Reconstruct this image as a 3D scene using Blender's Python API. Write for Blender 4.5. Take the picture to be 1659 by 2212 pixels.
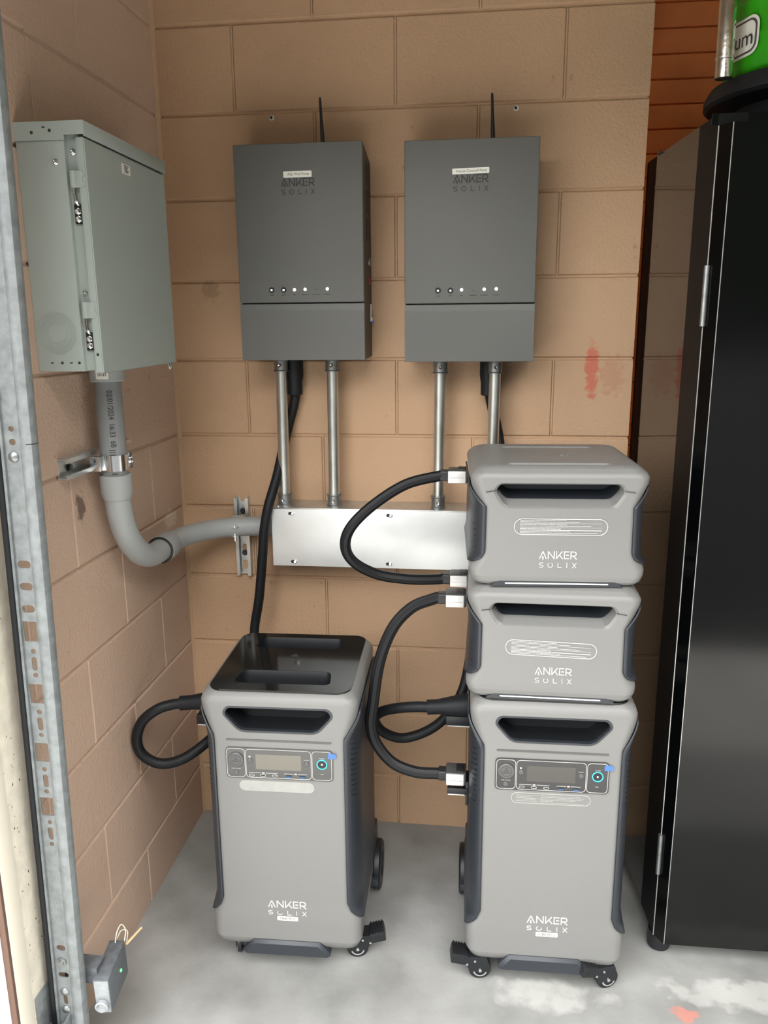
import bpy, bmesh, math, random
from mathutils import Vector, Matrix
PI = math.pi
random.seed(7)
for o in list(bpy.data.objects):
    bpy.data.objects.remove(o)
S = bpy.context.scene
COL = S.collection

# ------------------------------------------------------------------ camera
cam_d = bpy.data.cameras.new('camera')
cam = bpy.data.objects.new('camera', cam_d)
COL.objects.link(cam)
cam.location = (0.83061, -2.12202, 1.46866)
cam.rotation_euler = (1.339650, 0.008111, 0.118946)
cam_d.sensor_fit = 'AUTO'
cam_d.sensor_width = 36.0
cam_d.lens = 36.0 * 1721.35 / 2212
cam_d.clip_start = 0.02
S.camera = cam

# ------------------------------------------------------------------ light
W = bpy.data.worlds.new('sky')
S.world = W
W.use_nodes = True
wn = W.node_tree.nodes
wl = W.node_tree.links
bg = wn['Background']
tc = wn.new('ShaderNodeTexCoord')
sx = wn.new('ShaderNodeSeparateXYZ')
rp = wn.new('ShaderNodeValToRGB')
rp.color_ramp.elements[0].position = 0.0
rp.color_ramp.elements[0].color = (0.012, 0.014, 0.011, 1)          # unseen dark horizon band, added to cut low light and darken reflections
e = rp.color_ramp.elements.new(0.26); e.color = (0.014, 0.016, 0.012, 1)
e = rp.color_ramp.elements.new(0.36); e.color = (1.0, 0.985, 0.95, 1)
rp.color_ramp.elements[-1].position = 0.9
rp.color_ramp.elements[-1].color = (0.95, 0.97, 1.0, 1)
wl.new(tc.outputs['Generated'], sx.inputs[0])
mr = wn.new('ShaderNodeMapRange')
mr.inputs['From Min'].default_value = -0.45; mr.inputs['From Max'].default_value = 0.5
mr.inputs['To Min'].default_value = -0.22; mr.inputs['To Max'].default_value = 0.24    # band raised to the right, shaped to dim light from there
wl.new(sx.outputs['X'], mr.inputs['Value'])
sb = wn.new('ShaderNodeMath'); sb.operation = 'SUBTRACT'
wl.new(sx.outputs['Z'], sb.inputs[0]); wl.new(mr.outputs['Result'], sb.inputs[1])
wl.new(sb.outputs[0], rp.inputs[0])
wl.new(rp.outputs[0], bg.inputs[0])
ms_ = wn.new('ShaderNodeMapRange')
ms_.inputs['From Min'].default_value = -0.7; ms_.inputs['From Max'].default_value = 0.4
ms_.inputs['To Min'].default_value = 1.75; ms_.inputs['To Max'].default_value = 3.3
wl.new(sx.outputs['X'], ms_.inputs['Value'])
wl.new(ms_.outputs['Result'], bg.inputs[1])
bg.inputs[1].default_value = 1.9

sun_d = bpy.data.lights.new('sun', 'SUN')
sun = bpy.data.objects.new('sun', sun_d)
COL.objects.link(sun)
sun_d.energy = 2.7
sun_d.angle = 0.009
sun_d.color = (1.0, 0.95, 0.88)
sun.rotation_euler = Vector((0.62, -0.012, -0.78)).to_track_quat('-Z', 'Y').to_euler()

S.view_settings.view_transform = 'Standard'
S.view_settings.look = 'None'
S.view_settings.gamma = 1.0
S.view_settings.use_curve_mapping = False
S.view_settings.exposure = 1.64
S.cycles.max_bounces = 10
S.cycles.diffuse_bounces = 6
S.cycles.use_denoising = True

# ------------------------------------------------------------------ helpers
class B:
    """collects shapes into one mesh"""
    def __init__(self):
        self.bm = bmesh.new()

    def box(self, x0, x1, y0, y1, z0, z1, bev=0.0, seg=2, M=None):
        m = Matrix.Translation(((x0+x1)/2, (y0+y1)/2, (z0+z1)/2)) @ Matrix.Diagonal((abs(x1-x0), abs(y1-y0), abs(z1-z0), 1))
        vs = bmesh.ops.create_cube(self.bm, size=1.0, matrix=(M @ m) if M else m)['verts']
        if bev > 0:
            es = list({e for v in vs for e in v.link_edges})
            bmesh.ops.bevel(self.bm, geom=es, offset=bev, segments=seg, affect='EDGES', profile=0.5)
        return self

    def loft(self, secs, cap=True, closed=True):
        rows = [[self.bm.verts.new(p) for p in s] for s in secs]
        n = len(rows[0])
        for a, b in zip(rows, rows[1:]):
            for i in range(n if closed else n-1):
                j = (i+1) % n
                try:
                    self.bm.faces.new((a[i], a[j], b[j], b[i]))
                except ValueError:
                    pass
        if cap:
            self.bm.faces.new(list(reversed(rows[0])))
            self.bm.faces.new(rows[-1])
        return self

    def cyl(self, p0, p1, r0, r1=None, n=24, M=None):
        p0, p1 = Vector(p0), Vector(p1)
        if r1 is None: r1 = r0
        d = (p1-p0).normalized()
        u = d.orthogonal().normalized(); v = d.cross(u)
        f = lambda p, r: [(M @ q if M else q) for q in [p + (u*math.cos(2*PI*i/n) + v*math.sin(2*PI*i/n))*r for i in range(n)]]
        return self.loft([f(p0, r0), f(p1, r1)])

    def turn(self, prof, o=(0, 0, 0), axis='z', n=32, M=None):
        """profile of (radius, height) pairs turned about an axis"""
        o = Vector(o)
        def P(r, h, t):
            c, s = r*math.cos(t), r*math.sin(t)
            q = {'z': (c, s, h), 'y': (s, h, c), 'x': (h, c, s)}[axis]
            q = o + Vector(q)
            return M @ q if M else q
        return self.loft([[P(max(r, 1e-5), h, 2*PI*i/n) for i in range(n)] for r, h in prof])

    def prism(self, poly, axis, a, b, M=None):
        def P(u, v, t):
            q = Vector({'x': (t, u, v), 'y': (u, t, v), 'z': (u, v, t)}[axis])
            return M @ q if M else q
        return self.loft([[P(u, v, a) for u, v in poly], [P(u, v, b) for u, v in poly]])

    def ring(self, outer, inner, axis, a, b, M=None):
        def P(u, v, t):
            q = Vector({'x': (t, u, v), 'y': (u, t, v), 'z': (u, v, t)}[axis])
            return M @ q if M else q
        secs = [[P(u, v, a) for u, v in outer], [P(u, v, b) for u, v in outer], [P(u, v, b) for u, v in inner],
                [P(u, v, a) for u, v in inner], [P(u, v, a) for u, v in outer]]
        return self.loft(secs, cap=False)

    def tube(self, pts, r, n=16, sub=8, ridge=0.0, nr=10, r_end=None):
        pts = [Vector(p) for p in pts]
        P = spline(pts, sub) if sub > 1 else pts
        t = (P[1]-P[0]).normalized()
        u = t.orthogonal().normalized()
        secs = []
        for k, p in enumerate(P):
            t2 = (P[min(k+1, len(P)-1)] - P[max(k-1, 0)]).normalized()
            u = (u - t2*u.dot(t2)).normalized()
            v = t2.cross(u)
            rr = r if r_end is None else r + (r_end-r)*k/(len(P)-1)
            secs.append([p + (u*math.cos(2*PI*i/n) + v*math.sin(2*PI*i/n))*rr*(1+ridge*math.cos(nr*2*PI*i/n)) for i in range(n)])
        return self.loft(secs)

    def stroke(self, pts, w, o, sx, sz, y0, y1, M=None):
        """flat lettering stroke in the xz plane"""
        q = [Vector((o[0]+p[0]*sx, o[1]+p[1]*sz)) for p in pts]
        for a, b in zip(q, q[1:]):
            d = (b-a).normalized(); nn = Vector((-d.y, d.x))*w/2
            e = d*w*0.0
            poly = [a-nn-e, b-nn+e, b+nn+e, a+nn-e]
            self.prism([(p.x, p.y) for p in poly], 'y', y0-(0.00003 if (a-q[0]).length > 1e-6 and len(q) < 5 else 0), y1, M)
        return self

def spline(P, sub):
    out = []
    for i in range(len(P)-1):
        p0 = P[i-1] if i else P[0]*2-P[1]
        p1, p2 = P[i], P[i+1]
        p3 = P[i+2] if i+2 < len(P) else P[-1]*2-P[-2]
        for k in range(sub):
            t = k/sub
            out.append(0.5*((2*p1) + (p2-p0)*t + (2*p0-5*p1+4*p2-p3)*t*t + (3*p1-p0-3*p2+p3)*t**3))
    out.append(P[-1])
    return out

def rr(w, h, r, cx=0, cy=0, n=6):
    """rounded rectangle, counter clockwise"""
    pts = []
    for k, (sx_, sy_) in enumerate(((1, 1), (-1, 1), (-1, -1), (1, -1))):
        for i in range(n+1):
            t = PI/2*k + PI/2*i/n
            pts.append((cx + sx_*(w/2-r) + r*math.cos(t), cy + sy_*(h/2-r) + r*math.sin(t)))
    return pts

def disc(r, cx=0, cy=0, n=28):
    return [(cx+r*math.cos(2*PI*i/n), cy+r*math.sin(2*PI*i/n)) for i in range(n)]

def rpoly(poly, r, n=5):
    """polygon with rounded corners; r may be a list"""
    out = []
    m = len(poly)
    for i in range(m):
        p = Vector(poly[i]); a = Vector(poly[i-1]); b = Vector(poly[(i+1) % m])
        ri = r[i] if isinstance(r, (list, tuple)) else r
        da = (a-p).normalized(); db = (b-p).normalized()
        for k in range(n+1):
            t = k/n
            q = (p+da*ri)*(1-t)**2 + p*2*t*(1-t) + (p+db*ri)*t*t
            out.append((q.x, q.y))
    return out

def obj(name, b, mat, parent=None, sharp=32, flat=False, fix=True):
    me = bpy.data.meshes.new(name)
    if fix:
        bmesh.ops.recalc_face_normals(b.bm, faces=b.bm.faces)
    b.bm.to_mesh(me); b.bm.free()
    o = bpy.data.objects.new(name, me)
    COL.objects.link(o)
    if mat: me.materials.append(mat)
    if not flat:
        me.polygons.foreach_set('use_smooth', [True]*len(me.polygons))
        me.set_sharp_from_angle(angle=math.radians(sharp))
    if parent: o.parent = parent
    return o

def tag(o, label, cat, group=None, kind=None):
    o['label'] = label; o['category'] = cat
    if group: o['group'] = group
    if kind: o['kind'] = kind
    return o

def thing(name, label, cat, loc=(0, 0, 0), rz=0, group=None):
    o = bpy.data.objects.new(name, None)
    o.empty_display_size = 0.05
    COL.objects.link(o)
    o.location = loc; o.rotation_euler = (0, 0, math.radians(rz))
    return tag(o, label, cat, group)

def cut(o, cutter):
    """carve the shapes in cutter out of the mesh of o"""
    bmesh.ops.recalc_face_normals(cutter.bm, faces=cutter.bm.faces)
    me = bpy.data.meshes.new('c'); cutter.bm.to_mesh(me); cutter.bm.free()
    c = bpy.data.objects.new('c', me); COL.objects.link(c)
    par, mw = o.parent, o.matrix_basis.copy()
    o.parent = None
    m = o.modifiers.new('b', 'BOOLEAN'); m.object = c; m.operation = 'DIFFERENCE'; m.solver = 'EXACT'
    dg = bpy.context.evaluated_depsgraph_get(); dg.update()
    new = bpy.data.meshes.new_from_object(o.evaluated_get(dg))
    o.modifiers.clear()
    old = o.data; o.data = new; bpy.data.meshes.remove(old)
    bpy.data.objects.remove(c)
    o.parent = par
    new.polygons.foreach_set('use_smooth', [True]*len(new.polygons))
    new.set_sharp_from_angle(angle=math.radians(30))

def text_mesh(s, size, bold=0.0):
    c = bpy.data.curves.new('t', 'FONT'); c.body = s; c.size = size; c.offset = bold
    c.align_x = 'CENTER'; c.align_y = 'CENTER'; c.resolution_u = 3
    o = bpy.data.objects.new('t', c); COL.objects.link(o)
    dg = bpy.context.evaluated_depsgraph_get(); dg.update()
    me = bpy.data.meshes.new_from_object(o.evaluated_get(dg))
    bpy.data.objects.remove(o); bpy.data.curves.remove(c)
    return me

def text(name, s, size, mat, fn, parent, bold=0.0, sx_=1.0):
    """lettering laid on a surface; fn maps (u, v) to a point"""
    me = text_mesh(s, size, bold)
    for v in me.vertices:
        v.co = fn(v.co.x*sx_, v.co.y)
    me.materials.append(mat)
    me.name = name
    o = bpy.data.objects.new(name, me); COL.objects.link(o)
    o.parent = parent
    return o

def put(o, par):
    """parent a mesh built in world coordinates under a thing without moving it"""
    o.parent = par
    o.matrix_parent_inverse = (Matrix.Translation(par.location) @ par.rotation_euler.to_matrix().to_4x4()).inverted()
    return o

# ------------------------------------------------------------------ materials
def mat(name, col, rough=0.5, metal=0.0, spec=0.5, var=0.0, vscale=6.0, bump=0.0, bscale=200.0, emit=None, estr=0.0, coat=0.0, rvar=0.0, detail=4.0):
    m = bpy.data.materials.new(name); m.use_nodes = True
    nt = m.node_tree; N = nt.nodes; L = nt.links
    p = N['Principled BSDF']
    p.inputs['Base Color'].default_value = (*col, 1)
    p.inputs['Roughness'].default_value = rough
    p.inputs['Metallic'].default_value = metal
    p.inputs['Specular IOR Level'].default_value = spec
    p.inputs['Coat Weight'].default_value = coat
    if emit:
        p.inputs['Emission Color'].default_value = (*emit, 1)
        p.inputs['Emission Strength'].default_value = estr
    if var or bump or rvar:
        t = N.new('ShaderNodeTexCoord')
    if var or rvar:
        n = N.new('ShaderNodeTexNoise'); n.inputs['Scale'].default_value = vscale; n.inputs['Detail'].default_value = detail
        L.new(t.outputs['Object'], n.inputs['Vector'])
        if var:
            r = N.new('ShaderNodeMapRange')
            r.inputs['From Min'].default_value = 0.3; r.inputs['From Max'].default_value = 0.7
            r.inputs['To Min'].default_value = 1-var; r.inputs['To Max'].default_value = 1+var
            L.new(n.outputs['Fac'], r.inputs['Value'])
            mx = N.new('ShaderNodeMix'); mx.data_type = 'RGBA'; mx.blend_type = 'MULTIPLY'; mx.inputs['Factor'].default_value = 1
            mx.inputs['A'].default_value = (*col, 1)
            L.new(r.outputs['Result'], mx.inputs['B'])
            L.new(mx.outputs['Result'], p.inputs['Base Color'])
        if rvar:
            r2 = N.new('ShaderNodeMapRange')
            r2.inputs['From Min'].default_value = 0.3; r2.inputs['From Max'].default_value = 0.7
            r2.inputs['To Min'].default_value = rough-rvar; r2.inputs['To Max'].default_value = rough+rvar
            L.new(n.outputs['Fac'], r2.inputs['Value'])
            L.new(r2.outputs['Result'], p.inputs['Roughness'])
    if bump:
        n2 = N.new('ShaderNodeTexNoise'); n2.inputs['Scale'].default_value = bscale; n2.inputs['Detail'].default_value = 3
        L.new(t.outputs['Object'], n2.inputs['Vector'])
        bn = N.new('ShaderNodeBump'); bn.inputs['Strength'].default_value = bump; bn.inputs['Distance'].default_value = 0.0022
        L.new(n2.outputs['Fac'], bn.inputs['Height'])
        L.new(bn.outputs['Normal'], p.inputs['Normal'])
    return m

def pits(m, sc=42, amt=0.30):
    nt = m.node_tree; N = nt.nodes; L = nt.links; p = N['Principled BSDF']
    src = p.inputs['Base Color'].links[0].from_socket
    t = N.new('ShaderNodeTexCoord'); no = N.new('ShaderNodeTexNoise'); no.inputs['Scale'].default_value = sc; no.inputs['Detail'].default_value = 3
    L.new(t.outputs['Object'], no.inputs['Vector'])
    big = N.new('ShaderNodeTexNoise'); big.inputs['Scale'].default_value = 3.5; L.new(t.outputs['Object'], big.inputs['Vector'])
    ad = N.new('ShaderNodeMath'); ad.operation = 'MULTIPLY_ADD'; L.new(big.outputs['Fac'], ad.inputs[0]); ad.inputs[1].default_value = 0.30; L.new(no.outputs['Fac'], ad.inputs[2])
    r = N.new('ShaderNodeMapRange'); r.inputs['From Min'].default_value = 0.855; r.inputs['From Max'].default_value = 0.90; r.inputs['To Max'].default_value = amt
    L.new(ad.outputs[0], r.inputs['Value'])
    mx = N.new('ShaderNodeMix'); mx.data_type = 'RGBA'; L.new(r.outputs['Result'], mx.inputs['Factor']); L.new(src, mx.inputs['A']); mx.inputs['B'].default_value = (0.13, 0.08, 0.05, 1)
    L.new(mx.outputs['Result'], p.inputs['Base Color'])

def spots(m, blobs, pick=(0, 2)):
    """stains of their own shape on a surface: blobs of (u, v, ru, rv, colour, amount, edge scale) in object coordinates"""
    nt = m.node_tree; N = nt.nodes; L = nt.links
    p = N['Principled BSDF']
    t = N.new('ShaderNodeTexCoord'); s = N.new('ShaderNodeSeparateXYZ'); L.new(t.outputs['Object'], s.inputs[0])
    src = p.inputs['Base Color'].links[0].from_socket
    for u, v, ru, rv, col, amt, sc in blobs:
        def mth(op, a, b=None):
            n = N.new('ShaderNodeMath'); n.operation = op
            for k, q in enumerate((a, b)):
                if q is None: continue
                if isinstance(q, (int, float)): n.inputs[k].default_value = q
                else: L.new(q, n.inputs[k])
            return n.outputs[0]
        du = mth('DIVIDE', mth('SUBTRACT', s.outputs[pick[0]], u), ru)
        dv = mth('DIVIDE', mth('SUBTRACT', s.outputs[pick[1]], v), rv)
        d = mth('ADD', mth('MULTIPLY', du, du), mth('MULTIPLY', dv, dv))
        no = N.new('ShaderNodeTexNoise'); no.inputs['Scale'].default_value = sc; no.inputs['Detail'].default_value = 5
        L.new(t.outputs['Object'], no.inputs['Vector'])
        d2 = mth('ADD', d, mth('MULTIPLY', mth('SUBTRACT', no.outputs['Fac'], 0.5), 3.2))
        r = N.new('ShaderNodeMapRange'); r.inputs['From Min'].default_value = 0.9; r.inputs['From Max'].default_value = 0.35
        r.inputs['To Min'].default_value = 0; r.inputs['To Max'].default_value = amt
        L.new(d2, r.inputs['Value'])
        mx = N.new('ShaderNodeMix'); mx.data_type = 'RGBA'
        L.new(r.outputs['Result'], mx.inputs['Factor']); L.new(src, mx.inputs['A']); mx.inputs['B'].default_value = (*col, 1)
        src = mx.outputs['Result']
    L.new(src, p.inputs['Base Color'])

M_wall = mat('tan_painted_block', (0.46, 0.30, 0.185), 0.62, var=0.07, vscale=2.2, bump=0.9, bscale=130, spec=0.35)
M_wall_skylit = mat('tan_painted_block_skylit', (0.50, 0.36, 0.275), 0.62, var=0.07, vscale=2.2, bump=0.9, bscale=130, spec=0.35)  # same paint as the back wall; paler, bluer sky light put into the colour
M_floor = mat('concrete', (0.250, 0.249, 0.238), 0.55, var=0.22, vscale=7, bump=0.25, bscale=60, detail=8, rvar=0.12)
M_drive = mat('driveway_concrete', (0.50, 0.49, 0.46), 0.8, var=0.08, vscale=3)
M_road = mat('asphalt', (0.022, 0.022, 0.023), 0.9)
M_ceil = mat('ceiling_paint', (0.55, 0.52, 0.47), 0.8)
M_stucco = mat('cream_stucco', (0.74, 0.69, 0.58), 0.8, var=0.12, vscale=25, bump=0.6, bscale=80)
M_trim = mat('cream_trim', (0.78, 0.73, 0.62), 0.6)
M_ext = mat('overexposed_white', (0.88, 0.87, 0.84), 0.6)  # white stands in for overexposed daylight
M_brown = mat('brown_edge', (0.12, 0.065, 0.045), 0.7)
M_shut = mat('rust_red_slats', (0.74, 0.225, 0.060), 0.5, var=0.2, vscale=5, bump=0.2, bscale=60)
M_box = mat('enclosure_grey', (0.325, 0.368, 0.345), 0.42, bump=0.08, bscale=500)
M_inv = mat('inverter_grey', (0.108, 0.110, 0.105), 0.48, bump=0.10, bscale=700)
M_invs = mat('inverter_side', (0.045, 0.042, 0.040), 0.5)
M_body = mat('station_grey', (0.168, 0.167, 0.161), 0.45, bump=0.08, bscale=600)
M_dark = mat('slate_plastic', (0.022, 0.026, 0.032), 0.40)
M_black = mat('black_plastic', (0.008, 0.009, 0.011), 0.42)
M_vent = mat('black_vent', (0.006, 0.007, 0.009), 0.5)
M_gloss = mat('smoked_glossy_top', (0.009, 0.009, 0.0085), 0.09, spec=0.25)
M_rub = mat('black_rubber', (0.007, 0.008, 0.010), 0.55, spec=0.3, bump=0.15, bscale=300)
M_cable = mat('black_sleeve', (0.006, 0.0065, 0.008), 0.5, spec=0.3)
M_galv = mat('galvanised_steel', (0.62, 0.64, 0.64), 0.36, metal=0.9, var=0.12, vscale=35, rvar=0.08)
M_galvr = mat('galvanised_track', (0.20, 0.217, 0.222), 0.55, metal=0.3, var=0.2, vscale=60, bump=0.2, bscale=180, rvar=0.1)
M_emt = mat('conduit_steel', (0.62, 0.63, 0.60), 0.36, metal=0.95, var=0.07, vscale=14, rvar=0.05)
M_cast = mat('cast_fitting', (0.30, 0.31, 0.31), 0.42, metal=0.9, var=0.15, vscale=60)
M_chrome = mat('bright_zinc', (0.80, 0.81, 0.82), 0.18, metal=1.0)
M_chromet = mat('chrome_tube', (0.72, 0.72, 0.70), 0.16, metal=1.0, var=0.2, vscale=40, bump=0.15, bscale=60)
M_wire = mat('wireway_zinc', (0.80, 0.82, 0.82), 0.42, metal=0.45, var=0.06, vscale=9, rvar=0.05)
M_pvc = mat('grey_pvc', (0.31, 0.325, 0.325), 0.5, var=0.05, vscale=8)
M_pvcd = mat('dark_grey_pvc', (0.19, 0.20, 0.205), 0.42, var=0.08, vscale=14)
M_ink = mat('black_ink', (0.02, 0.02, 0.02), 0.7)
M_inkg = mat('grey_ink', (0.028, 0.028, 0.027), 0.6)
M_white = mat('white_print', (0.46, 0.46, 0.44), 0.6)
M_whitef = mat('pale_print', (0.33, 0.33, 0.31), 0.6)
M_label = mat('label_white', (0.74, 0.74, 0.68), 0.5)
M_film = mat('frosted_film', (0.29, 0.29, 0.275), 0.5, var=0.06, vscale=60)
M_silver = mat('silver_plastic', (0.58, 0.57, 0.56), 0.34, metal=0.2)
M_plug = mat('plug_grey', (0.05, 0.05, 0.048), 0.45)
M_panel = mat('control_panel', (0.030, 0.030, 0.031), 0.22)
M_film_p = mat('filmed_control_panel', (0.062, 0.062, 0.060), 0.14)
M_screen = mat('dark_screen', (0.055, 0.052, 0.047), 0.2)
M_screen_l = mat('filmed_screen', (0.135, 0.125, 0.105), 0.18)
M_btn = mat('grey_button', (0.075, 0.075, 0.075), 0.4)
M_cyan = mat('cyan_ring', (0.03, 0.30, 0.38), 0.4, emit=(0.06, 0.55, 0.68), estr=0.20)
M_led = mat('white_led', (0.9, 0.9, 0.9), 0.4, emit=(1, 0.98, 1), estr=2.2)
M_blue = mat('usb_blue', (0.02, 0.10, 0.28), 0.35)
M_tab = mat('blue_tab', (0.05, 0.14, 0.50), 0.4)
M_cab = mat('gloss_black_enamel', (0.003, 0.003, 0.003), 0.06, spec=0.9)
M_cabf = mat('satin_black_enamel', (0.0008, 0.0009, 0.0010), 0.14, spec=0.4, rvar=0.04, vscale=2)
M_cabm = mat('matte_black', (0.004, 0.004, 0.0045), 0.5, spec=0.15)
M_edge = mat('edge_highlight', (0.42, 0.42, 0.41), 0.35, metal=0.7)  # bright highlight along the cabinet edges, put into the colour
M_green = mat('green_paint', (0.026, 0.31, 0.005), 0.28)
M_red = mat('red_sticker', (0.35, 0.05, 0.03), 0.5)
M_green_led = mat('green_led', (0.05, 0.5, 0.1), 0.4, emit=(0.1, 0.9, 0.2), estr=0.8)
M_sens = mat('sensor_grey', (0.26, 0.28, 0.29), 0.5, var=0.15, vscale=60)
M_sensd = mat('sensor_dark', (0.10, 0.108, 0.118), 0.5, var=0.3, vscale=60)
M_sensf = mat('sensor_face_grey', (0.10, 0.11, 0.125), 0.5, var=0.1, vscale=60)
M_wood = mat('pale_wood', (0.55, 0.38, 0.20), 0.7)
M_wirew = mat('white_wire', (0.75, 0.72, 0.60), 0.5)
M_lens = mat('sensor_lens', (0.30, 0.31, 0.32), 0.15)

pits(M_wall); pits(M_wall_skylit)
spots(M_wall, [(1.112, 1.352, 0.020, 0.085, (0.50, 0.10, 0.06), 0.75, 45), (1.165, 1.335, 0.035, 0.06, (0.40, 0.14, 0.08), 0.30, 70),
               (0.115, 1.56, 0.03, 0.03, (0.20, 0.12, 0.07), 0.4, 60)])
spots(M_wall_skylit, [(-0.575, 1.10, 0.022, 0.035, (0.12, 0.08, 0.06), 0.85, 55), (-0.10, 0.96, 0.05, 0.03, (0.75, 0.68, 0.58), 0.6, 90)], pick=(1, 2))
spots(M_floor, [(1.295, -0.617, 0.035, 0.022, (0.52, 0.20, 0.15), 0.75, 38), (1.00, -0.60, 0.16, 0.05, (0.62, 0.61, 0.57), 0.4, 14),
                (0.70, -0.45, 0.10, 0.12, (0.33, 0.33, 0.32), 0.35, 9), (1.45, -0.55, 0.2, 0.05, (0.60, 0.59, 0.55), 0.35, 22)], pick=(0, 1))

# ------------------------------------------------------------------ setting
H = 0.2032
Z0 = 0.160172
ZTOP = 2.6
def courses():
    out = [(0, 0.0, Z0)]
    m = 1
    z = Z0
    while z < ZTOP:
        out.append((m, z, z+H)); m += 1; z += H
    return out

def block_wall(u0, u1, parity, frame):
    """painted block wall: every block a raised face with a tooled joint round it"""
    b = B()
    G, GH, D, DH = 0.0066, 0.0050, 0.0058, 0.0024
    for m, za, zb in courses():
        odd = (m % 2 == 0) == parity
        us = [u0] + [u for u in [(2*k + (1 if odd else 2))*H for k in range(-1, 30)] if u0+0.03 < u < u1-0.03] + [u1]
        for ua, ub in zip(us, us[1:]):
            ga = 0 if ua == u0 else GH
            gb = 0 if ub == u1 else GH
            gz = 0 if m == 0 else G
            f = lambda i, d: [frame(ua+ga*i, za+gz*i, d), frame(ub-gb*i, za+gz*i, d), frame(ub-gb*i, zb-G*i, d), frame(ua+ga*i, zb-G*i, d)]
            j = lambda i, d: [frame(ua+ga*i, za+gz*i, d), frame(ub-gb*i, za+gz*i, d), frame(ub-gb*i, zb-G*i, d), frame(ua+ga*i, zb-G*i, d)]
            b.loft([j(0.25, -0.012), j(0.30, -D), f(0.72, -0.0009), f(1.0, 0)], cap=False)
            q = f(1.0, 0)
            b.bm.faces.new([b.bm.verts.new(p) for p in q])
    return b

# mortar beds sit behind the block faces; head joints are filled shallower than the bed joints
def mortar(u0, u1, parity, frame, b):
    q = [frame(u0, 0, -0.0052), frame(u1, 0, -0.0052), frame(u1, ZTOP, -0.0052), frame(u0, ZTOP, -0.0052)]
    b.bm.faces.new([b.bm.verts.new(p) for p in q])
    for m, za, zb in courses():
        odd = (m % 2 == 0) == parity
        for u in [(2*k + (1 if odd else 2))*H for k in range(-1, 30)]:
            if u0+0.03 < u < u1-0.03:
                b.loft([[frame(u-0.0022, za+0.004, -0.004), frame(u+0.0022, za+0.004, -0.004), frame(u+0.0022, zb-0.004, -0.004), frame(u-0.0022, zb-0.004, -0.004)],
                        [frame(u-0.0020, za+0.010, -0.0016), frame(u+0.0020, za+0.010, -0.0016), frame(u+0.0020, zb-0.010, -0.0016), frame(u-0.0020, zb-0.010, -0.0016)]])

XE = 1.2145
fb = lambda u, z, d: (u, -d, z)
b = block_wall(-0.0037, XE, True, fb)
mortar(-0.004, XE-0.002, True, fb, b)
b.box(-0.2, XE-0.003, 0.012, 0.20, 0, ZTOP)
wall_back = tag(obj('wall_back', b, M_wall, flat=True), 'tan painted concrete block wall behind the batteries', 'wall', kind='structure')
YJ = -0.995
fl = lambda u, z, d: (d, -u, z)
b = block_wall(0.0, -YJ, False, fl)
mortar(0.0, -YJ, False, fl, b)
b.box(-0.20, -0.012, YJ, 0.0, 0, ZTOP)
wall_left = tag(obj('wall_left', b, M_wall_skylit, flat=True), 'tan painted concrete block side wall holding the grey enclosure', 'wall', kind='structure')
# bead of paint filling the corner
b = B()
b.prism([(-0.002, 0.002), (0.009, 0.002), (0.004, -0.004), (-0.002, -0.009)], 'z', 0, ZTOP)
obj('corner_bead', b, M_wall, wall_back)
# two drill holes with chipped paint
for x, z in ((0.2966, 1.9756), (0.9018, 1.9756)):
    b = B(); b.prism(disc(0.0038, x, z, 14), 'y', -0.0012, 0.004); obj('drill_hole', b, M_ink, wall_back)
    b = B(); b.ring(disc(0.0062, x+0.001, z-0.001, 14), disc(0.0036, x, z, 14), 'y', -0.0008, 0.004); obj('chipped_paint', b, M_label, wall_back)

b = B(); b.box(-0.2, 6, -1.0, 1.6, -0.1, 0)
floor = tag(obj('floor', b, M_floor, flat=True), 'pale grey concrete garage floor with paint spots', 'floor', kind='structure')
b = B(); b.box(-9, 12, -2.4, -1.0, -0.12, -0.015); b.box(-9, 0.9, -4.2, -2.4, -0.12, -0.015)
tag(obj('driveway', b, M_drive, flat=True), 'sunlit pale concrete driveway outside the open garage door', 'driveway', kind='structure')
b = B(); b.box(0.9, 40, -40, -2.4, -0.13, -0.025); b.box(-30, 0.9, -40, -4.2, -0.13, -0.025)
tag(obj('added_road', b, M_road, flat=True), 'unseen dark asphalt added beyond the driveway to darken reflections', 'added_road', kind='structure')  # added out of view: keeps the cabinet door's reflection and ground light dark
b = B(); b.box(-0.2, 6, -1.2, 1.6, ZTOP, ZTOP+0.1)
tag(obj('ceiling', b, M_ceil, flat=True), 'garage ceiling above the batteries', 'ceiling', kind='structure')
b = B(); b.box(-0.2, 6, YJ-0.2, YJ, 2.20, ZTOP)
tag(obj('wall_front', b, M_stucco, flat=True), 'header wall above the garage door opening', 'wall', kind='structure')
b = B(); b.box(5.8, 6, -1.2, 1.6, 0, ZTOP)
tag(obj('wall_right', b, M_ceil, flat=True), 'far side wall of the garage', 'wall', kind='structure')
b = B(); b.box(-3, 8, -1.45, -1.0, 2.36, 2.46)
tag(obj('eave_blocker', b, M_ceil, flat=True), 'unseen eave added over the door opening to block high sky light', 'roof', kind='structure')  # added out of view to block sky light from high up
b = B(); b.box(2.7, 6, YJ-0.2, YJ, 0, ZTOP)
tag(obj('wall_blocker', b, M_stucco, flat=True), 'unseen front wall placed right of the door opening to block light', 'wall', kind='structure')  # out of view; narrows the opening to block light from the right
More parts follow.
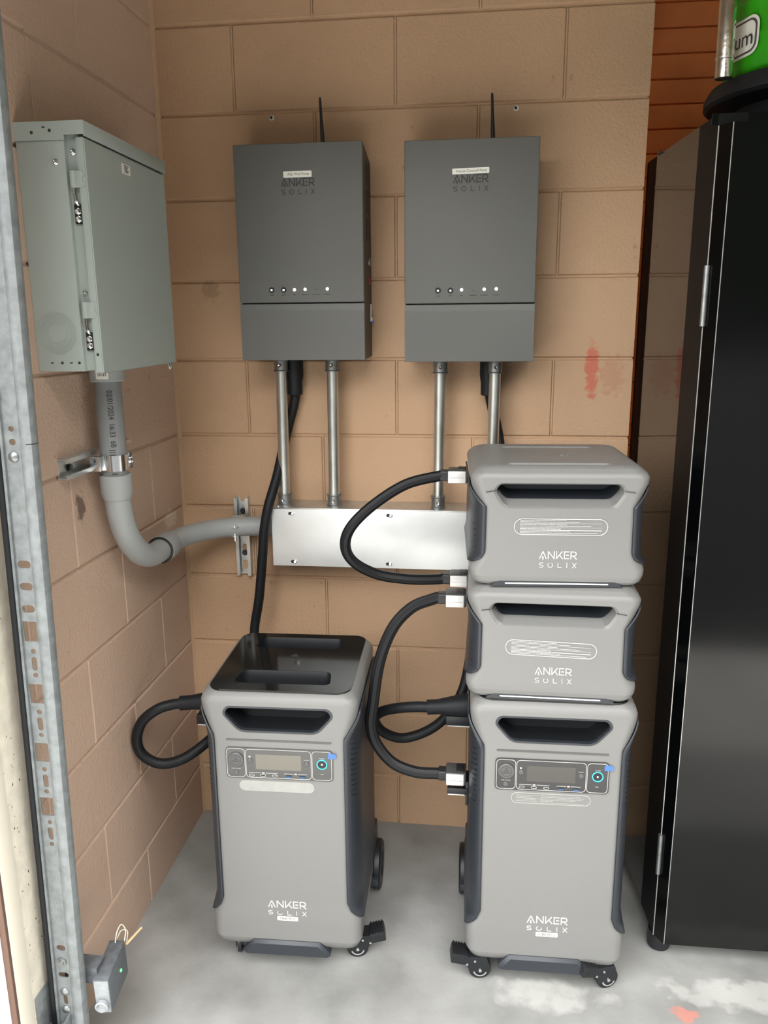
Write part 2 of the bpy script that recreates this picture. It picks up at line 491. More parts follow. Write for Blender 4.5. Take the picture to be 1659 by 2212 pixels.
# roller shutter of curved slats in the opening right of the block wall
b = B()
ns = 44
for k in range(ns):
    z = 0.005 + k*0.0617
    prof = [(0.302, z), (0.2965, z+0.002), (0.293, z+0.012), (0.2915, z+0.028), (0.2925, z+0.045), (0.2955, z+0.058), (0.302, z+0.0612), (0.312, z+0.0612), (0.312, z)]
    b.prism(prof, 'x', 1.10, 3.4)
tag(obj('door_1', b, M_shut, sharp=50), 'rust red roller shutter of curved slats behind the cabinet', 'door', kind='structure')
b = B(); b.box(3.4, 6, 0.2, 0.4, 0, ZTOP)
tag(obj('wall_far', b, M_ceil, flat=True), 'wall beyond the roller shutter', 'wall', kind='structure')

# ------------------------------------------------------------------ door jamb at the left edge
b = B()
b.box(-0.012, 0.004, -0.985, -0.860, 0.0, ZTOP, 0.002)
j = tag(obj('trim_1', b, M_stucco), 'speckled cream door jamb at the left edge', 'trim', kind='structure')
b = B(); b.box(-0.012, 0.010, -0.993, -0.950, 0.0, ZTOP, 0.003)
obj('edge_strip', b, M_trim, j)
b = B(); b.box(-0.004, 0.0085, -1.0005, -0.9925, 0.0, ZTOP, 0.001)
obj('brown_edge', b, M_brown, j)
b = B(); b.box(-0.6, -0.0035, -1.004, -0.9955, -0.015, ZTOP, 0.001)
tag(obj('daylight_board', b, M_ext, flat=True), 'white board added beside the door jamb, standing in for overexposed daylight', 'trim', kind='structure')  # added board; its white stands in for the overexposed outside
b = B()
random.seed(3)
for k in range(95):
    y = -0.947 + random.random()*0.06; z = 0.05 + random.random()*1.5; r = 0.0003+random.random()**2*0.0010
    b.prism([(y+r*1.0*math.cos(a)*(0.6+random.random()), z+r*2.2*math.sin(a)*(0.6+random.random())) for a in [PI/3*i for i in range(6)]], 'x', 0.0036, 0.0044)
obj('dirt_speck', b, M_brown, j)

# ------------------------------------------------------------------ garage door track
t = thing('door_track', 'galvanised perforated door track standing along the left edge', 'track', (0.06, -0.9, 0))
TY = -0.900
def track_x(z):            # the track leans very slightly outwards towards the top
    return 0.021*(z-0.9)
b = B()
zt, zb_ = 2.25, 0.012
def lean(poly):
    return [[(u+track_x(z), v, z) for u, v in poly] for z in (zb_, zt)]
plate = [(0.044, TY), (0.073, TY), (0.073, TY+0.0022), (0.044, TY+0.0022)]
pl = obj('perforated_angle', B().loft(lean(plate)), M_galvr)
c = B()
def zz(y_px):              # heights of the punched holes along the angle
    return 1.115 - (y_px-1180)*0.000945
def hole_x(z): return 0.0585 + track_x(z)
def slot(z, w, h, r, dx=0.0):
    c.prism(rr(w, h, r, hole_x(z)+dx, z, 4), 'y', TY-0.01, TY+0.01)
for yp in (1223, 1265, 1308): slot(zz(yp), 0.0235, 0.0135, 0.0065)
for yp in (1352, 1477, 1599, 1716): slot(zz(yp), 0.025, 0.037, 0.001)
for yp in (1391, 1514, 1635, 1751):
    slot(zz(yp), 0.0088, 0.0092, 0.0043, 0.002); slot(zz(yp+25), 0.0098, 0.026, 0.0047, 0.002); slot(zz(yp+48), 0.0088, 0.0092, 0.0043, 0.002)
slot(zz(2042), 0.018, 0.013, 0.006); slot(zz(2108), 0.021, 0.012, 0.0055)
for yp, s_ in ((977, 0.0095), (1000, 0.011)): slot(zz(yp), s_, s_, s_*0.48)
slot(zz(2170), 0.0085, 0.022, 0.0040)
for yp in (520, 640, 300): slot(zz(yp), 0.0098, 0.026, 0.0047)
cut(pl, c)
put(pl, t)
lip = [(0.0725, TY+0.0005), (0.0735, TY-0.003), (0.078, TY-0.0065), (0.086, TY-0.0075), (0.094, TY-0.004), (0.0975, TY+0.004), (0.0965, TY+0.013), (0.090, TY+0.018),
       (0.089, TY+0.0155), (0.0945, TY+0.011), (0.0952, TY+0.004), (0.0925, TY-0.002), (0.086, TY-0.0050), (0.079, TY-0.0042), (0.0750, TY-0.0005), (0.0740, TY+0.0020)]
put(obj('rolled_track', B().loft(lean(lip)), M_galvr), t)
edge = [(0.0400, TY-0.006), (0.0445, TY-0.006), (0.0445, TY+0.002), (0.0400, TY+0.002)]
put(obj('folded_edge', B().loft(lean(edge)), M_galvr), t)
for yp in (1026, 2148, 2192):
    z = zz(yp); b = B()
    b.turn([(0.0088, 0.0), (0.0088, -0.002), (0.0056, -0.0045), (0.0, -0.0055)], (hole_x(z), TY, z), 'y', 14)
    put(obj('bolt_head', b, M_cast), t)
z = zz(2075); b = B(); b.turn([(0.010, 0), (0.010, -0.003), (0.0055, -0.003), (0.0055, -0.006), (0, -0.006)], (hole_x(z), TY, z), 'y', 6)
put(obj('nut', b, M_cast), t)
# joint line where two lengths of track meet
z = zz(1003); b = B(); b.loft([[(u*1.003-0.0002+track_x(z), v, zq) for u, v in lip] for zq in (z-0.0008, z+0.0008)])
put(obj('joint_seam', b, M_ink), t)
# mounting foot on the jamb
b = B()
b.box(0.004, 0.052, -0.930, -0.880, 0.120, 0.123); b.box(0.004, 0.050, -0.9335, -0.9305, 0.075, 0.150, 0.001); b.box(0.004, 0.0065, -0.940, -0.880, 0.075, 0.215, 0.001); b.box(0.048, 0.051, -0.932, -0.898, 0.075, 0.150, 0.001)
put(obj('foot_bracket', b, M_galvr), t)

b = B()
b.loft([[(x+track_x(z), y, z) for x, y in rr(0.0105, 0.024, 0.004, 0.0345, -0.8985, 3)] for z in (0.012, 2.25)])
ws = tag(obj('weather_seal', b, M_rub), 'black rubber weather strip beside the galvanised door track', 'seal')

# ------------------------------------------------------------------ photo eye sensor on its arm
t = thing('photo_sensor', 'small grey photo eye sensor on a strut arm near the floor', 'sensor', (0.1, -0.83, 0.17))
b = B()
b.prism([(-0.872, 0.196), (-0.838, 0.196), (-0.838, 0.200), (-0.868, 0.200), (-0.868, 0.228), (-0.838, 0.228), (-0.838, 0.232), (-0.872, 0.232)], 'x', 0.03, 0.098)
Ma = Matrix.Translation((0, 0, 0.0))
put(obj('strut_arm', b, M_sensd), t)
ms = Matrix.Translation((0.104, -0.832, 0.178)) @ Matrix.Rotation(math.radians(6), 4, 'Z') @ Matrix.Rotation(math.radians(3), 4, 'X')
b = B(); b.box(-0.015, 0.015, -0.050, 0.050, -0.040, 0.040, 0.003, M=ms)
put(obj('sensor_housing', b, M_sens), t)
b = B(); b.box(0.0145, 0.0160, -0.049, 0.049, -0.039, 0.0395, 0.0005, M=ms)
put(obj('sensor_face', b, M_sensf), t)
b = B(); b.box(-0.0153, 0.0158, -0.0503, 0.0503, 0.0385, 0.0415, 0.0012, M=ms)
put(obj('sensor_lid', b, M_sensd), t)
b = B(); b.turn([(0.011, 0), (0.013, -0.003), (0.013, -0.010), (0.010, -0.011), (0.008, -0.005), (0, -0.005)], (0, -0.050, -0.016), 'y', 20, M=ms)
put(obj('lens_ring', b, M_lens), t)
b = B(); b.turn([(0.0035, 0), (0.003, 0.002), (0, 0.003)], (0.0165, 0.012, 0.002), 'x', 12, M=ms)
put(obj('indicator_light', b, M_green_led), t)
b = B(); b.tube([ms @ Vector(p) for p in ((0.0, 0.040, 0.044), (0.002, 0.050, 0.062), (0.006, 0.066, 0.066), (0.012, 0.070, 0.048), (0.012, 0.056, 0.030))], 0.0011, 8, 8)
b.tube([ms @ Vector(p) for p in ((0.0, 0.052, 0.044), (0.006, 0.062, 0.054), (0.014, 0.074, 0.042), (0.016, 0.060, 0.028))], 0.0009, 8, 8)
put(obj('sensor_wire', b, M_wirew), t)
b = B(); b.cyl(ms @ Vector((0.016, 0.054, 0.026)), ms @ Vector((0.040, 0.088, 0.038)), 0.0028, 0.0022, 8)
put(obj('wire_connector', b, M_wood), t)

# ------------------------------------------------------------------ grey enclosure on the left wall
t = thing('electrical_enclosure', 'grey steel electrical enclosure mounted on the left block wall', 'enclosure', (0.0, -0.5, 1.387))
Y0, Y1, ZB, ZT = -0.680, -0.312, 1.387, 1.815
b = B()
b.box(0.0, 0.091, Y0, Y1, ZB, ZT, 0.0015)
b.box(0.089, 0.114, Y0+0.010, Y1-0.002, ZB+0.002, ZT-0.003)
put(obj('enclosure_body', b, M_box), t)
b = B(); b.prism([(Y0+0.0005, ZB-0.004), (Y1, ZB+0.0), (Y1, ZT-0.022), (Y0+0.0005, ZT-0.020)], 'x', 0.112, 0.128)
bmesh.ops.bevel(b.bm, geom=list(b.bm.edges), offset=0.002, segments=2, affect='EDGES')
put(obj('enclosure_door', b, M_box), t)
b = B()
b.prism([(0.0, 1.7905), (0.0935, 1.7905), (0.0935, 1.7985), (0.131, 1.7985), (0.131, 1.8205), (0.0, 1.8215)], 'y', Y0-0.003, Y0-0.0015)
b.box(0.0, 0.131, Y0-0.003, Y1+0.003, 1.8195, 1.8215, 0.0006)
b.box(0.1295, 0.1312, Y0-0.003, Y1+0.003, 1.7955, 1.8210, 0.0006)
b.box(0.0, 0.131, Y1+0.0015, Y1+0.003, 1.7955, 1.8210)
put(obj('rain_hood', b, M_box), t)
b = B()
def hole(poly, ya, yb):
    h_ = B(); h_.prism(poly, 'y', ya, yb); put(obj('punched_hole', h_, M_ink), t)
for x, z in ((0.034, 1.8035), (0.068, 1.806)): hole(disc(0.0028, x, z, 12), Y0-0.0036, Y0-0.0028)
hole(rr(0.006, 0.0022, 0.001, 0.057, 1.8115, 3), Y0-0.0036, Y0-0.0028)
for x, s_ in ((0.028, 0), (0.048, 1), (0.066, 0), (0.082, 1)):
    hole(disc(0.0026, x, 1.403, 12) if s_ else rr(0.006, 0.002, 0.0009, x, 1.403, 3), Y0-0.0006, Y0+0.002)
hole(disc(0.0026, 0.1195, 1.418, 12), Y0-0.0002, Y0+0.002)
b = B()
for r in (0.0375, 0.0300, 0.0215):
    b = B()
    b.ring(disc(r, 0.0440, 1.457, 40), disc(r-0.0011, 0.0440, 1.457, 40), 'y', Y0-0.0011, Y0+0.001)
    b.ring(disc(r-0.004, 0.0440, 1.457, 40), disc(r-0.0047, 0.0440, 1.457, 40), 'y', Y0-0.0005, Y0+0.001)
    put(obj('knockout_ring', b, M_box), t)
def screw(bb, x, y, z, r=0.0058):
    bb.turn([(r, 0.0), (r, -0.0012), (r*0.75, -0.0022), (r*0.72, -0.005), (r*0.55, -0.0058), (r*0.3, -0.0058), (0.0, -0.0040)], (x, y, z), 'y', 6)
for x, y, z in ((0.1015, Y0+0.010, 1.772), (0.0724, Y0, 1.7545), (0.1015, Y0+0.010, 1.530)):
    b = B(); screw(b, x, y, z); put(obj('screw', b, M_chrome), t)
for ztop, zlow, zp0, zp1, zs in ((1.739, 1.711, 1.684, 1.650, (1.6715, 1.6585)), (1.513, 1.484, 1.459, 1.426, (1.4465, 1.4345))):
    b = B(); b.cyl((0.1015, Y0+0.002, ztop), (0.1015, Y0+0.002, zlow), 0.0062, n=18); b.box(0.1015, 0.1200, Y0-0.0012, Y0+0.001, zlow, ztop, 0.0005)
    h = put(obj('hinge', b, M_box), t)
    b = B(); b.tube([(0.1015, Y0+0.002, zlow+0.01), (0.1015, Y0+0.001, zlow-0.012), (0.1030, Y0+0.002, zlow-0.022), (0.1050, Y0+0.007, zlow-0.028)], 0.0032, 10, 6)
    p = put(obj('hinge_pin', b, M_chrome), t)
    b = B(); b.box(0.0965, 0.1105, Y0+0.006, Y0+0.0085, zp1, zp0); put(obj('hinge_slot', b, M_black), t)
    for z in zs:
        b = B(); screw(b, 0.1035, Y0+0.006, z, 0.0062); put(obj('hinge_screw', b, M_chrome), t)
b = B()
for z in (1.7325, 1.7165, 1.508, 1.492):
    b = B(); b.turn([(0.0042, 0), (0.0040, -0.001), (0, -0.0014)], (0.1200, Y0, z), 'y', 14); put(obj('spot_weld', b, M_box), t)
b = B(); b.prism([(-0.5294, 1.7787), (-0.4910, 1.7790), (-0.4912, 1.7605), (-0.5290, 1.7603)], 'x', 0.1278, 0.1285)
st = put(obj('sticker', b, M_label), t)
b = B()
for k in range(5):
    b.box(0.1284, 0.1287, -0.520+0.002*(k % 2), -0.499-0.003*(k % 3), 1.7752-k*0.0029, 1.7763-k*0.0029+0.0004)
put(obj('sticker_print', b, M_ink), t)
b = B(); b.tube([(0.120, -0.345, 1.389), (0.124, -0.345, 1.376), (0.124, -0.337, 1.374), (0.122, -0.334, 1.389)], 0.002, 8, 6)
put(obj('padlock_hasp', b, M_galv), t)

# ------------------------------------------------------------------ grey plastic conduit from the enclosure round the corner to the wireway
t = thing('plastic_conduit', 'grey plastic conduit curving from the enclosure round the corner', 'conduit', (0.055, -0.517, 1.36))
PX, PY, PZ, PR = 0.055, -0.517, 0.932, 0.0275
b = B(); b.turn([(0.0355, 0.030), (0.0355, 0.0), (0.033, -0.002), (0.0275, -0.002)], (PX, PY, 1.360), 'z', 32)
hub = put(obj('hub', b, M_pvc), t)
b = B()
for k in range(7): pass
def on_pipe(ang, z, r): return Vector((PX+r*math.cos(ang), PY+r*math.sin(ang), z))
A0 = math.radians(-66)
def wrapq(a0, a1, z0, z1, r, bb):
    n = 6
    bb.loft([[on_pipe(a0+(a1-a0)*i/n, z, r) for i in range(n+1)] for z in (z0, z1)], cap=False, closed=False)
wrapq(A0-0.62, A0+0.10, 1.364, 1.386, 0.0358, b)
put(obj('hub_sticker', b, M_label), t)
b = B()
for k in range(8): wrapq(A0-0.50+k*0.065, A0-0.50+k*0.065+0.02+0.018*(k % 2), 1.370, 1.384, 0.0361, b)
put(obj('barcode_print', b, M_ink), t)
b = B(); b.cyl((PX, PY, 1.37), (PX, PY, 1.125), PR, n=32); put(obj('straight_pipe', b, M_pvcd), t)
def pipe_txt(zc):
    return lambda u, v: on_pipe(A0+math.radians(4)+v/PR, zc-u, PR+0.0009)
put(text('pipe_print', '02/01/2024  16:33  6B', 0.0155, M_ink, pipe_txt(1.281), None, sx_=0.86), t)
b = B()
for a0, a1, za, zb in ((-0.28, 0.18, 1.2150, 1.2165), (-0.28, 0.18, 1.2100, 1.2115), (-0.28, 0.18, 1.2050, 1.2065), (-0.2, 0.25, 1.1640, 1.1660), (-0.2, 0.1, 1.158, 1.1595)):
    b = B(); wrapq(A0+a0, A0+a1, za, zb, PR+0.0003, b); put(obj('pipe_mark', b, M_ink), t)
# first elbow: from straight down into along the wall
ER = 0.187
zc = PZ + ER
pts = [(PX, PY, 1.155)] + [(PX, PY+ER-ER*math.cos(a), zc-ER*math.sin(a)) for a in [PI/2*i/14 for i in range(15)]]
pts.append((PX, -0.285, PZ))
b = B(); b.tube([(p[0], p[1], p[2]) for p in pts], PR, 32, 1)
b.turn([(0.0285, -0.004), (0.0330, 0.010), (0.0335, 0.050), (0.0290, 0.0505)], (PX, PY, 1.110), 'z', 32)
put(obj('elbow', b, M_pvc), t)
# second elbow: from along the side wall into along the back wall
R2 = 0.185
pts = [(PX, -0.300, PZ), (PX, -0.052-R2, PZ)] + [(PX+R2-R2*math.cos(a), -0.052-R2+R2*math.sin(a), PZ-0.001) for a in [PI/2*i/14 for i in range(1, 15)]] + [(0.292, -0.052, PZ-0.002)]
b = B(); b.tube(pts, PR-0.001, 32, 1)
b.turn([(0.0290, -0.038), (0.0345, -0.036), (0.0345, 0.018), (0.0285, 0.032)], (PX, -0.275, PZ), 'y', 32)
put(obj('long_elbow', b, M_pvc), t)
b = B(); b.turn([(0.0285, -0.0383), (0.0340, -0.0383), (0.0340, -0.0375), (0.0285, -0.0375)], (PX, -0.275, PZ), 'y', 32)
put(obj('socket_shadow_gap', b, M_ink), t)

# ------------------------------------------------------------------ strut channels and their pipe clamps
C_PROF = [(-0.0205, 0), (0.0205, 0), (0.0205, 0.021), (0.0115, 0.021), (0.0115, 0.0165), (0.0135, 0.0165), (0.0135, 0.0185), (0.018, 0.0185), (0.018, 0.0025),
          (-0.018, 0.0025), (-0.018, 0.0185), (-0.0135, 0.0185), (-0.0135, 0.0165), (-0.0115, 0.0165), (-0.0115, 0.021), (-0.0205, 0.021)]
t = thing('strut_channel', 'short horizontal steel strut channel on the left wall under the enclosure', 'bracket', (0, -0.49, 1.19), group=None)
so = obj('channel', B().loft([[(d, y, 1.193+w) for w, d in C_PROF] for y in (-0.652, -0.352)]), M_galv)
c = B(); c.prism(rr(0.018, 0.022, 0.008, -0.655, 1.193, 4), 'x', -0.01, 0.01); cut(so, c); put(so, t)
b = B(); b.turn([(0.0095, 0), (0.0095, 0.002), (0.006, 0.002), (0.006, 0.008), (0, 0.008)], (0.0025, -0.615, 1.193), 'x', 6); put(obj('anchor_bolt', b, M_dark), t)
t = thing('strut_channel', 'short vertical steel strut channel on the back wall beside the wireway', 'bracket', (0.174, 0, 0.89))
so = obj('channel', B().loft([[(0.174+w, -d, z) for w, d in C_PROF] for z in (0.777, 1.002)]), M_galv)
c = B()
for z in (0.805, 0.853, 0.903, 0.951, 1.002): c.prism(rr(0.014, 0.027, 0.0065, 0.174, z, 4), 'y', -0.01, 0.01)
cut(so, c); put(so, t)
for z in (0.840, 0.962):
    b = B(); b.turn([(0.0085, 0), (0.0085, -0.002), (0.006, -0.002), (0.006, -0.006), (0, -0.006)], (0.174, -0.0025, z), 'y', 14); put(obj('anchor_bolt', b, M_dark), t)

t = thing('pipe_clamp', 'shiny steel clamp holding the vertical dark grey conduit', 'clamp', (PX, PY, 1.188))
b = B()
arc = [(math.cos(a), math.sin(a)) for a in [math.radians(-118+236*i/24) for i in range(25)]]
o_ = [(PX+c_*0.0295, PY+s_*0.0295) for c_, s_ in arc]; i_ = [(PX+c_*0.0280, PY+s_*0.0280) for c_, s_ in arc]
b.prism(o_ + list(reversed(i_)), 'z', 1.170, 1.204)
b.box(0.020, 0.042, PY-0.040, PY-0.0255, 1.172, 1.203, 0.001); 
b.prism(rpoly([(PX+0.006, 1.170), (PX+0.030, 1.170), (PX+0.030, 1.204), (PX+0.006, 1.204)], 0.005, 4), 'y', PY+0.026, PY+0.0285)
put(obj('strap', b, M_chrome), t)
b = B(); b.cyl((PX+0.020, PY+0.022, 1.187), (PX+0.020, PY+0.046, 1.187), 0.0035, n=12)
b.turn([(0.008, 0), (0.008, -0.003), (0.004, -0.005), (0, -0.005)], (PX+0.020, PY+0.024, 1.187), 'y', 16)
b.turn([(0.007, 0.0), (0.007, 0.006), (0, 0.006)], (PX+0.020, PY+0.038, 1.187), 'y', 6)
put(obj('clamp_screw', b, M_chrome), t)
t = thing('pipe_clamp', 'small steel clamp around the horizontal conduit by the wireway', 'clamp', (0.174, -0.052, PZ))
b = B()
arc = [(math.cos(a), math.sin(a)) for a in [math.radians(200+150*i/20) for i in range(21)]]
cy, cz = -0.052, PZ-0.001
up = [(cy+0.0285*math.cos(a), cz+0.0285*math.sin(a)) for a in [math.radians(60+128*i/16) for i in range(17)]]
ui = [(cy+0.0270*math.cos(a), cz+0.0270*math.sin(a)) for a in [math.radians(60+128*i/16) for i in range(17)]]
b.prism(up + list(reversed(ui)), 'x', 0.157, 0.190)
lo = [(cy+0.0285*math.cos(a), cz+0.0285*math.sin(a)) for a in [math.radians(222+80*i/12) for i in range(13)]]
li = [(cy+0.0270*math.cos(a), cz+0.0270*math.sin(a)) for a in [math.radians(222+80*i/12) for i in range(13)]]
b.prism(lo + list(reversed(li)), 'x', 0.157, 0.190)
b.prism(disc(0.013, 0.174, -0.084), 'z', cz-0.020, cz-0.018); b.prism(disc(0.013, 0.174, -0.084), 'z', cz+0.004, cz+0.006)
put(obj('strap', b, M_galv), t)
b = B(); b.cyl((0.174, -0.086, cz-0.034), (0.174, -0.086, cz+0.010), 0.003, n=10); b.turn([(0.006, 0), (0.006, 0.004), (0, 0.005)], (0.174, -0.086, cz+0.006), 'z', 12)
put(obj('clamp_screw', b, M_chrome), t)

# ------------------------------------------------------------------ wireway box and the four steel conduits
WX0, WX1, WY, WZ0, WZ1 = 0.2835, 0.960, -0.102, 0.836, 0.996
t = thing('wireway_box', 'long bright zinc wireway box fixed to the block wall', 'wireway', (0.6, 0, WZ0))
b = B(); b.box(WX0, WX1, WY+0.001, 0.0, WZ0+0.001, WZ1, 0.001); put(obj('wireway_body', b, M_galv), t)
b = B(); b.box(WX0-0.001, WX1+0.001, WY-0.0015, WY+0.0008, WZ0, WZ1-0.003, 0.0007); put(obj('wireway_cover', b, M_wire), t)
for x, z in ((0.338, 0.981), (0.601, 0.981), (0.341, 0.848), (0.599, 0.848), (0.865, 0.981), (0.865, 0.848)):
    b = B(); b.prism(rr(0.013, 0.0085, 0.0042, x-0.003, z, 5), 'y', WY-0.0019, WY); k_ = put(obj('screw_slot', b, M_ink), t)
    b = B(); b.turn([(0.0048, 0), (0.0046, -0.002), (0.003, -0.003), (0, -0.003)], (x+0.002, WY-0.0018, z), 'y', 16); put(obj('cover_screw', b, M_chrome), t)
b = B(); b.turn([(0.005, 0), (0.005, 0.003), (0.0, 0.004)], (0.297, -0.085, WZ1), 'z', 12); put(obj('top_screw', b, M_chrome), t)

ord_ = (('leftmost bare steel conduit rising from the wireway to the left inverter', 0.3145, 1.384), ('second steel conduit from the left, beneath the left inverter', 0.4500, 1.384),
        ('third steel conduit from the left, under the right inverter near the cable loop', 0.7280, 1.3785), ('rightmost steel conduit, ending behind the stacked batteries', 0.8665, 1.3785))
CYD = -0.066
for k, (lab, x, zt_) in enumerate(ord_):
    t = thing('steel_conduit', lab, 'conduit', (x, CYD, WZ1), group='bare steel conduits above the wireway')
    b = B(); b.cyl((x-0.003, CYD, WZ1), (x, CYD, zt_), 0.0147, n=28); put(obj('conduit_tube', b, M_emt), t)
    for z0_, z1_, up_ in ((WZ1, WZ1+0.032, 1), (zt_, zt_-0.032, -1)):
        xx = x-0.003 if up_ > 0 else x
        b = B(); b.turn([(0.0195, 0), (0.0195, 0.0035*up_), (0.0178, 0.005*up_), (0.0178, 0.028*up_), (0.0198, 0.030*up_), (0.0198, 0.032*up_), (0.0150, 0.032*up_)], (xx, CYD, z0_), 'z', 28)
        cn = put(obj('connector', b, M_cast), t)
        b = B(); b.turn([(0.0048, 0.0), (0.0048, -0.006), (0.0035, -0.008), (0.0015, -0.007), (0, -0.006)], (xx+0.001, CYD-0.0165, z0_+0.017*up_), 'y', 14)
        put(obj('set_screw', b, M_chrome), t)

# ------------------------------------------------------------------ lettering
ANKER = [[[(0.05, 0.0), (0.56, 0.95), (1.07, 0.0)], [(0.56, 0.38), (0.50, 0.12)], [(0.47, 0.16), (0.65, 0.16)], [(0.62, 0.20), (0.56, -0.10)]],
         [[(1.36, 0.0), (1.36, 1.0)], [(1.36, 0.95), (2.24, 0.05)], [(2.24, 0.0), (2.24, 1.0)]],
         [[(2.58, 0.0), (2.58, 1.0)], [(2.60, 0.08), (3.42, 0.98)], [(3.06, 0.50), (3.50, 0.02)]],
         [[(3.75, 0.0), (3.75, 1.0)], [(3.72, 0.92), (4.47, 0.92)], [(4.0, 0.50), (4.42, 0.50)], [(3.72, 0.08), (4.47, 0.08)]],
         [[(4.73, 0.0), (4.73, 1.0)], [(4.7, 0.92), (5.25, 0.92), (5.48, 0.80), (5.50, 0.55), (5.28, 0.40), (4.75, 0.40)], [(5.05, 0.42), (5.58, 0.0)]]]
def arcpts(cx, cy, rx, ry, a0, a1, n=10):
    return [(cx+rx*math.cos(math.radians(a0+(a1-a0)*i/n)), cy+ry*math.sin(math.radians(a0+(a1-a0)*i/n))) for i in range(n+1)]
def solix(oa):
    return [[(0.62, 0.92), (0.2, 0.92), (0.05, 0.80), (0.05, 0.62), (0.2, 0.50), (0.5, 0.50), (0.64, 0.38), (0.64, 0.20), (0.5, 0.08), (0.05, 0.08)],
            arcpts(1.70, 0.5, 0.36, 0.44, *oa), [(2.85, 1.0), (2.85, 0.08), (3.42, 0.08)], [(4.18, 0.0), (4.18, 1.0)], [(5.0, 0.0), (5.58, 1.0)], [(5.0, 1.0), (5.58, 0.0)]]
def logo(parent, m, cx, z_top, w, y, anker_h, solix_gap, solix_h, oa=(0, 360), sw=0.155, name='lettering', th=0.0006):
    """two lines of lettering laid on a face at y"""
    k = w/5.62
    x0 = cx - w/2
    b = B()
    for L in ANKER:
        for q_, s_ in enumerate(L): b.stroke(s_, k*sw, (x0, z_top-anker_h), k, anker_h, y-th-q_*0.00008, y+0.0004)
    for q_, s_ in enumerate(solix(oa)): b.stroke(s_, k*sw*0.66, (x0, z_top-anker_h-solix_gap-solix_h), k, solix_h, y-th-q_*0.00004, y+0.0004)
    return put(obj(name, b, m, flat=True), parent) if parent.type == 'EMPTY' and parent.get('flat_put') else obj(name, b, m, parent, flat=True)

